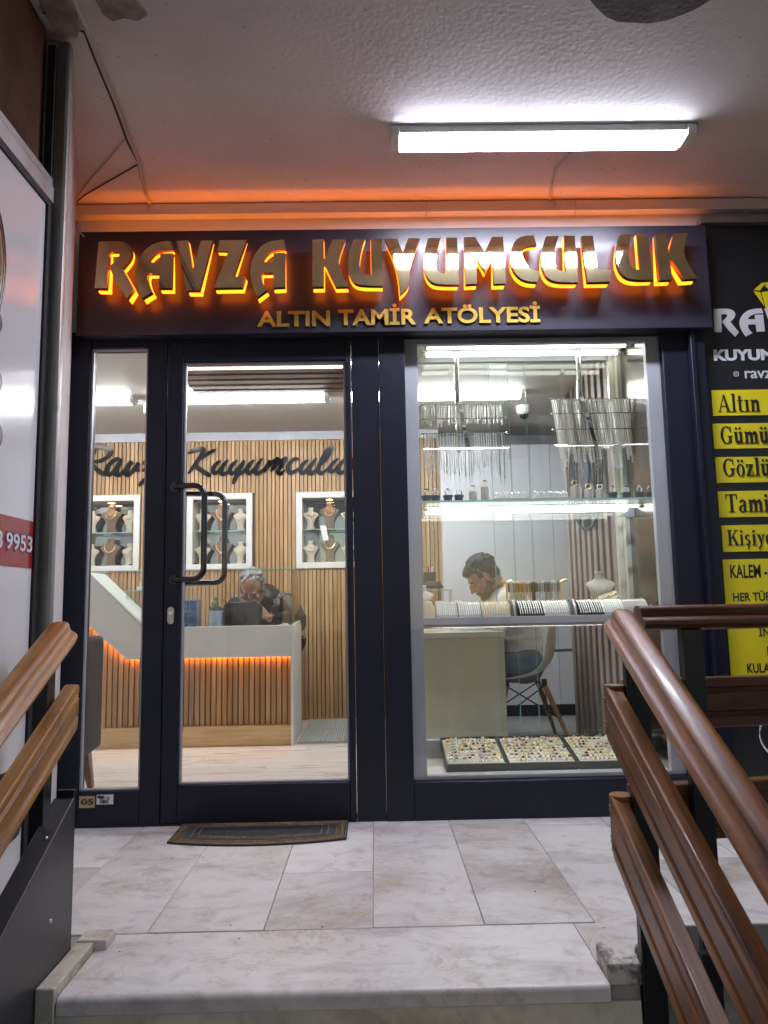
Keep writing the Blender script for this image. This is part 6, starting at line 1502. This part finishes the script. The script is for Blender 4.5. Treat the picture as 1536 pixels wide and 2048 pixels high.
cup(1279, 'black ring cup second from the right end of the glass shelf', 'silver', 'domed silver ring second from the right shelf end', 0)
cup(1300, 'black ring cup at the right end of the glass shelf', 'silver', 'domed silver ring at the right shelf end', 0)
PBg = None
for i, (p0, p1, nm) in enumerate(((986, 1061, 'left'), (1064, 1141, 'right'))):
    a, c = at(p0, 1000, .13), at(p1, 1000, .13)
    t = root('bangle_tray', ((a.x+c.x)/2, .15, zsh), f'low cream tray of standing silver bangles, the {nm} one of two on the glass shelf', 'tray', 'bangle trays on the glass shelf')
    q = MB(); q.prism([(a.x, zsh), (c.x, zsh), (c.x-.002, zsh+.010), (c.x-.010, zsh+.013), (a.x+.010, zsh+.013), (a.x+.002, zsh+.010)], .11, .20, 'Y'); build(q, 'base', 'khaki', t, bevel=.002)
    if PBg is None:
        q = MB(); q.torus((0, 0, 0), .017, .0016, (1, .25, 0), 22, 5); PBg = Proto(tag(build(q, 'bangle', 'silver', angle=60), 'x', 'bangle', 'bangles on the cream trays'))
    for k in range(10): PBg.put((a.x+.015+(c.x-a.x-.03)*k/9, .135+.02*(k % 2), zsh+.0255), f'thin silver bangle standing in the {nm} cream tray', (0, 0, jit.uniform(-.3, .5)))
PBg.done()

# ---- silver shelf: slanted bracelet pads, necklace bar, bust
zq = zl1+.0004
pads = [(872, 914, 'pad_white', 'silver', 'white pad of fine silver chains at the left end of the silver shelf'), (916, 961, 'pad_white', 'silver', 'white pad of silver chains left of the gold one'),
        (963, 1020, 'pad_white', 'goldj', 'white pad of gold chains left of the black curved stand'), (1036, 1088, 'pad_black', 'silver', 'black pad of silver bracelets below the wooden necklace bar'),
        (1086, 1137, 'pad_white', 'silver', 'white pad between the two black bracelet pads'), (1156, 1206, 'pad_black', 'silver', 'black pad of silver bracelets below the white bust'),
        (1204, 1246, 'pad_white', 'silver', 'white pad below the gold card display'), (1246, 1296, 'pad_white', 'steel', 'white pad at the right end of the silver shelf')]
strips = {}
for px0, px1, pm, cm, lab in pads:
    a, c = at(px0, 1230, .12), at(px1, 1230, .12); wd = c.x-a.x
    t = root('bracelet_pad', ((a.x+c.x)/2, .12, zq), lab, 'jewellery pad', 'bracelet pads on the silver shelf')
    q = MB(); q.T = Matrix.Translation((a.x, 0, zq))
    prof_ = [(.085, 0), (.088, .008), (.105, .030), (.135, .056), (.165, .064), (.185, .060), (.19, 0)]
    q.prism(prof_, 0, wd, 'X'); q.T = None; build(q, 'pad', pm, t, bevel=.002, angle=60)
    n_ = 11
    if cm not in strips:
        q = MB(); pth = []
        for k in range(24):
            u = k/23; s_ = u*4; i_ = min(int(s_), 3); f_ = s_-i_; A_, B_ = prof_[i_+1] if i_ else prof_[1], prof_[min(i_+2, 4)]
            y_ = A_[0]+(B_[0]-A_[0])*f_; z_ = A_[1]+(B_[1]-A_[1])*f_; pth.append((0, y_-.0018, z_+.0014))
        q.tube(pth, .0026, 5, rf=lambda u, i: 1.25 if i % 2 else .65); q.sph((0, pth[15][1]-.002, pth[15][2]), .0032, 8, 6)
        strips[cm] = Proto(tag(build(q, 'bracelet', cm, angle=60), 'x', 'bracelet', 'bracelets laid over the pads'))
    gl = {'silver': 'silver', 'goldj': 'gold', 'steel': 'dull silver'}[cm]
    for k in range(n_): strips[cm].put((a.x+wd*(k+.6)/n_, 0, zq), f'{gl} bracelet on the {lab.split(" of ")[0] if len(lab.split())>12 and " of " in lab else lab}', (0, 0, jit.uniform(-.008, .008)))
for p in strips.values(): p.done()
for px_, lab in ((1027, 'dark curved bracelet stand beside the black pad under the necklace bar'), (1147, 'dark curved bracelet stand beside the black pad under the bust')):
    c = at(px_, 1225, .12); t = root('bracelet_stand', (c.x, .12, zq), lab, 'jewellery stand', 'curved bracelet stands')
    q = MB(); q.prism([(.085, zq), (.088, zq+.02), (.10, zq+.045), (.125, zq+.066), (.155, zq+.070), (.155, zq+.062), (.13, zq+.055), (.11, zq+.035), (.103, zq)], c.x-.014, c.x+.010, 'X'); build(q, 'arc', 'velvet_taupe', t)
    q = MB(); q.tube([(c.x, .083, zq+.003), (c.x, .085, zq+.02), (c.x, .097, zq+.046), (c.x, .122, zq+.068)], .005, 8, rf=lambda u, i: 1.0); build(q, 'tennis_bracelet', 'silver', t)
# wooden necklace bar with gold forks
a, c = at(1013, 1165, .27), at(1122, 1165, .27)
t = root('necklace_bar', ((a.x+c.x)/2, .27, zq), 'wooden necklace bar on gold forked posts with hanging chains', 'jewellery stand')
for x_ in (a.x, c.x):
    q = MB(); q.box(x_-.004, x_+.004, .266, .274, zq, a.z-.002); q.tube([(x_-.022, .27, a.z+.012), (x_-.008, .27, a.z+.002), (x_, .27, a.z-.002), (x_+.012, .27, a.z+.006), (x_+.026, .27, a.z+.008)], .005, 8); build(q, 'gold_post', 'goldj', t)
M['bar'] = wood('dark_brown_bar', (0.075, 0.030, 0.014), (0.12, 0.05, 0.025), 0.35, 0.2, (2, 16, 16), 4)
q = MB(); q.box(a.x+.006, c.x-.006, .262, .278, at(1060, 1184, .27).z, at(1060, 1166, .27).z); build(q, 'bar', 'bar', t, bevel=.003)
xm = at(1066, 1180, .27).x; q = MB(); q.box(xm-.008, xm+.008, .255, .2615, zq, at(1060, 1164, .27).z); build(q, 'centre_post', 'bar', t, bevel=.002)
S4 = protoset([.062, .078], [.005], .0016, .005, 'chains on the wooden necklace bar', ['goldj', 'silver'])
S5 = protoset([.070, .085], [.005], .0016, .005, 'chains on the wooden necklace bar', ['silver', 'steel'])
jit = random.Random(77); tilt = 0; rz = at(1060, 1165, .27).z+.004
hang(S4, (.258, rz, a.x+.006, xm-.01), 15, 'fine chain on the left half of the wooden necklace bar', '', jit)
hang(S5, (.258, rz, xm+.01, c.x-.006), 17, 'fine chain on the right half of the wooden necklace bar', '', jit)
for p in S4+S5:
    if p.used: p.done()
    else: bpy.data.objects.remove(p.o)
def small_bust(px, py_top, Y, m, lab, s):
    c = at(px, 1225, Y); q = MB(); q.loft([(z, w_, d_, *r) for z, w_, d_, *r in bust_profile(s)], 24); o = build(q, 'necklace_bust', m, angle=70); tag(o, lab, 'bust', 'necklace busts on the silver shelf'); o.location = (c.x, Y, zq); return o
small_bust(1204, 1145, .30, 'linen', 'large cream bust with a pendant on the silver shelf', 1.10)
small_bust(846, 1170, .22, 'linen', 'cream bust half hidden by the left window frame', .80)
small_bust(1290, 1185, .30, 'velvet_taupe', 'small taupe neck bust at the right end of the silver shelf', .52)
def neck(px, Y, lab):
    c = at(px, 1225, Y); q = MB(); q.loft([(0, .038, .03), (.02, .037, .028), (.045, .030, .024), (.058, .020, .018), (.070, .0185, .016), (.073, .012, .010)], 20); o = build(q, 'necklace_stand', 'velvet_cream', angle=70); tag(o, lab, 'jewellery stand', 'yellow cream neck stands'); o.location = (c.x, Y, zq)
neck(879, .25, 'yellow cream neck stand behind the leftmost white pad'); neck(917, .25, 'yellow cream neck stand second from the left on the silver shelf'); neck(1316, .17, 'yellow cream neck stand at the right end of the silver shelf'); neck(856, .12, 'yellow cream neck stand in front of the half hidden bust')
def necklet(px, py, Y, wd, drop, m, lab, ped):
    c = at(px, py, Y); q = MB(); q.tube([(c.x+wd*(u-.5), Y-.012*math.sin(math.pi*u), c.z-drop*math.sin(math.pi*u)**.8) for u in [k/14 for k in range(15)]], .0014, 5); q.sph((c.x, Y-.014, c.z-drop-.006), ped, 8, 6); tag(build(q, 'necklace', m), lab, 'necklace')
necklet(1206, 1168, .272, .05, .042, 'steel', 'fine necklace with dark pendant on the large cream bust', .006)
necklet(1290, 1194, .28, .04, .016, 'silver', 'silver necklace on the small taupe neck bust', .006)
necklet(917, 1206, .222, .05, .010, 'goldj', 'fine gold necklace on the second yellow cream neck stand', .003)
a = at(1222, 1196, .2); t = root('card_display', (a.x, .2, zq), 'tilted yellow cream card with gold pieces in front of the large bust', 'jewellery stand')
q = MB(); q.T = Matrix.Translation((a.x, .215, a.z-.008)) @ Matrix.Rotation(rad(-18), 4, 'Y') @ Matrix.Rotation(rad(-40), 4, 'X')
for k in range(3): q.box(-.045, .045, -.004-.002*k, .004, -.036+.024*k, -.014+.024*k)
q.T = None; build(q, 'card', 'velvet_cream', t, bevel=.001)
q = MB(); q.T = Matrix.Translation((a.x, .203, a.z-.006)) @ Matrix.Rotation(rad(-18), 4, 'Y') @ Matrix.Rotation(rad(-40), 4, 'X')
for k in range(9): q.sph((-.034+.034*(k % 3), -.004, -.026+.024*(k//3)), .005, 8, 6)
q.T = None; build(q, 'gold_pieces', 'goldj', t)
q = MB(); q.box(a.x-.02, a.x+.02, .225, .235, zq, a.z-.01); build(q, 'prop', 'velvet_cream', t)

# ---- ring trays on the floor of the display
def foam_tray(i, xa, xb_, lab):
    T0 = Matrix.Translation((xa, .115, .1556)) @ Matrix.Rotation(rad(11.5), 4, 'X')
    t = root('ring_tray', (xa, .115, .1556), lab, 'tray', 'ring trays on the display floor'); wd = xb_-xa; L = .31
    q = MB(); q.T = T0; q.box(0, wd, 0, L, 0, .006); q.box(0, wd, 0, .007, .0062, .034); q.box(0, wd, L-.007, L, .0062, .034); q.box(0, .007, .0072, L-.0072, .0062, .034); q.box(wd-.007, wd, .0072, L-.0072, .0062, .034); q.T = None; build(q, 'case', 'tray', t, bevel=.001)
    q = MB(); q.T = T0; n_ = 9
    for k in range(n_):
        y0_ = .009+(L-.018)*k/n_; q.box(.008, wd-.008, y0_, y0_+(L-.018)/n_-.004, .0063, .027)
    q.T = None; build(q, 'foam_rolls', 'foam', t, bevel=.003)
    return T0, wd, L, n_
xs = [at(893, 1545, .12).x, at(1017, 1545, .12).x, at(1158, 1545, .12).x, at(1292, 1545, .12).x]
PR = []
for k, m in enumerate(STN):
    for kd in (0, 1, 3) if m not in ('silver', 'goldj') else (1, 3):
        o = ring_obj(kd, m, 'silver' if (k+kd) % 3 else 'goldj'); PR.append(Proto(tag(o, 'x', 'ring', 'rings in the display floor trays')))
jr = random.Random(5); wts = [p for p in PR]
for i in range(3):
    nm = ['left', 'middle', 'right'][i]
    lab = ['dark tray of rings in white foam at the left of the display floor', 'middle dark tray of rings in white foam on the display floor', 'dark tray of rings in white foam beside the right stair railing'][i]
    T0, wd, L, n_ = foam_tray(i, xs[i], xs[i+1]-.003, lab)
    for r_ in range(n_-1):
        y0_ = .009+(L-.018)*(r_+1)/n_-.003
        for c_ in range(12):
            if jr.random() < .06: continue
            p = PR[jr.randrange(len(PR))]; loc = T0 @ Vector((.018+(wd-.036)*(c_+.5+jr.uniform(-.2, .2))/12, y0_, .0312))
            rm = (T0.to_3x3() @ Matrix.Rotation(jr.uniform(-.35, .35), 3, 'Z') @ Matrix.Rotation(jr.uniform(-.30, .05), 3, 'X'))
            p.put(loc, f'ring with a stone stuck in the white foam of the {nm} floor tray', scale=jr.uniform(1.05, 1.4), rotm=rm)
for p in PR:
    if p.used: p.done()
    else: bpy.data.objects.remove(p.o)
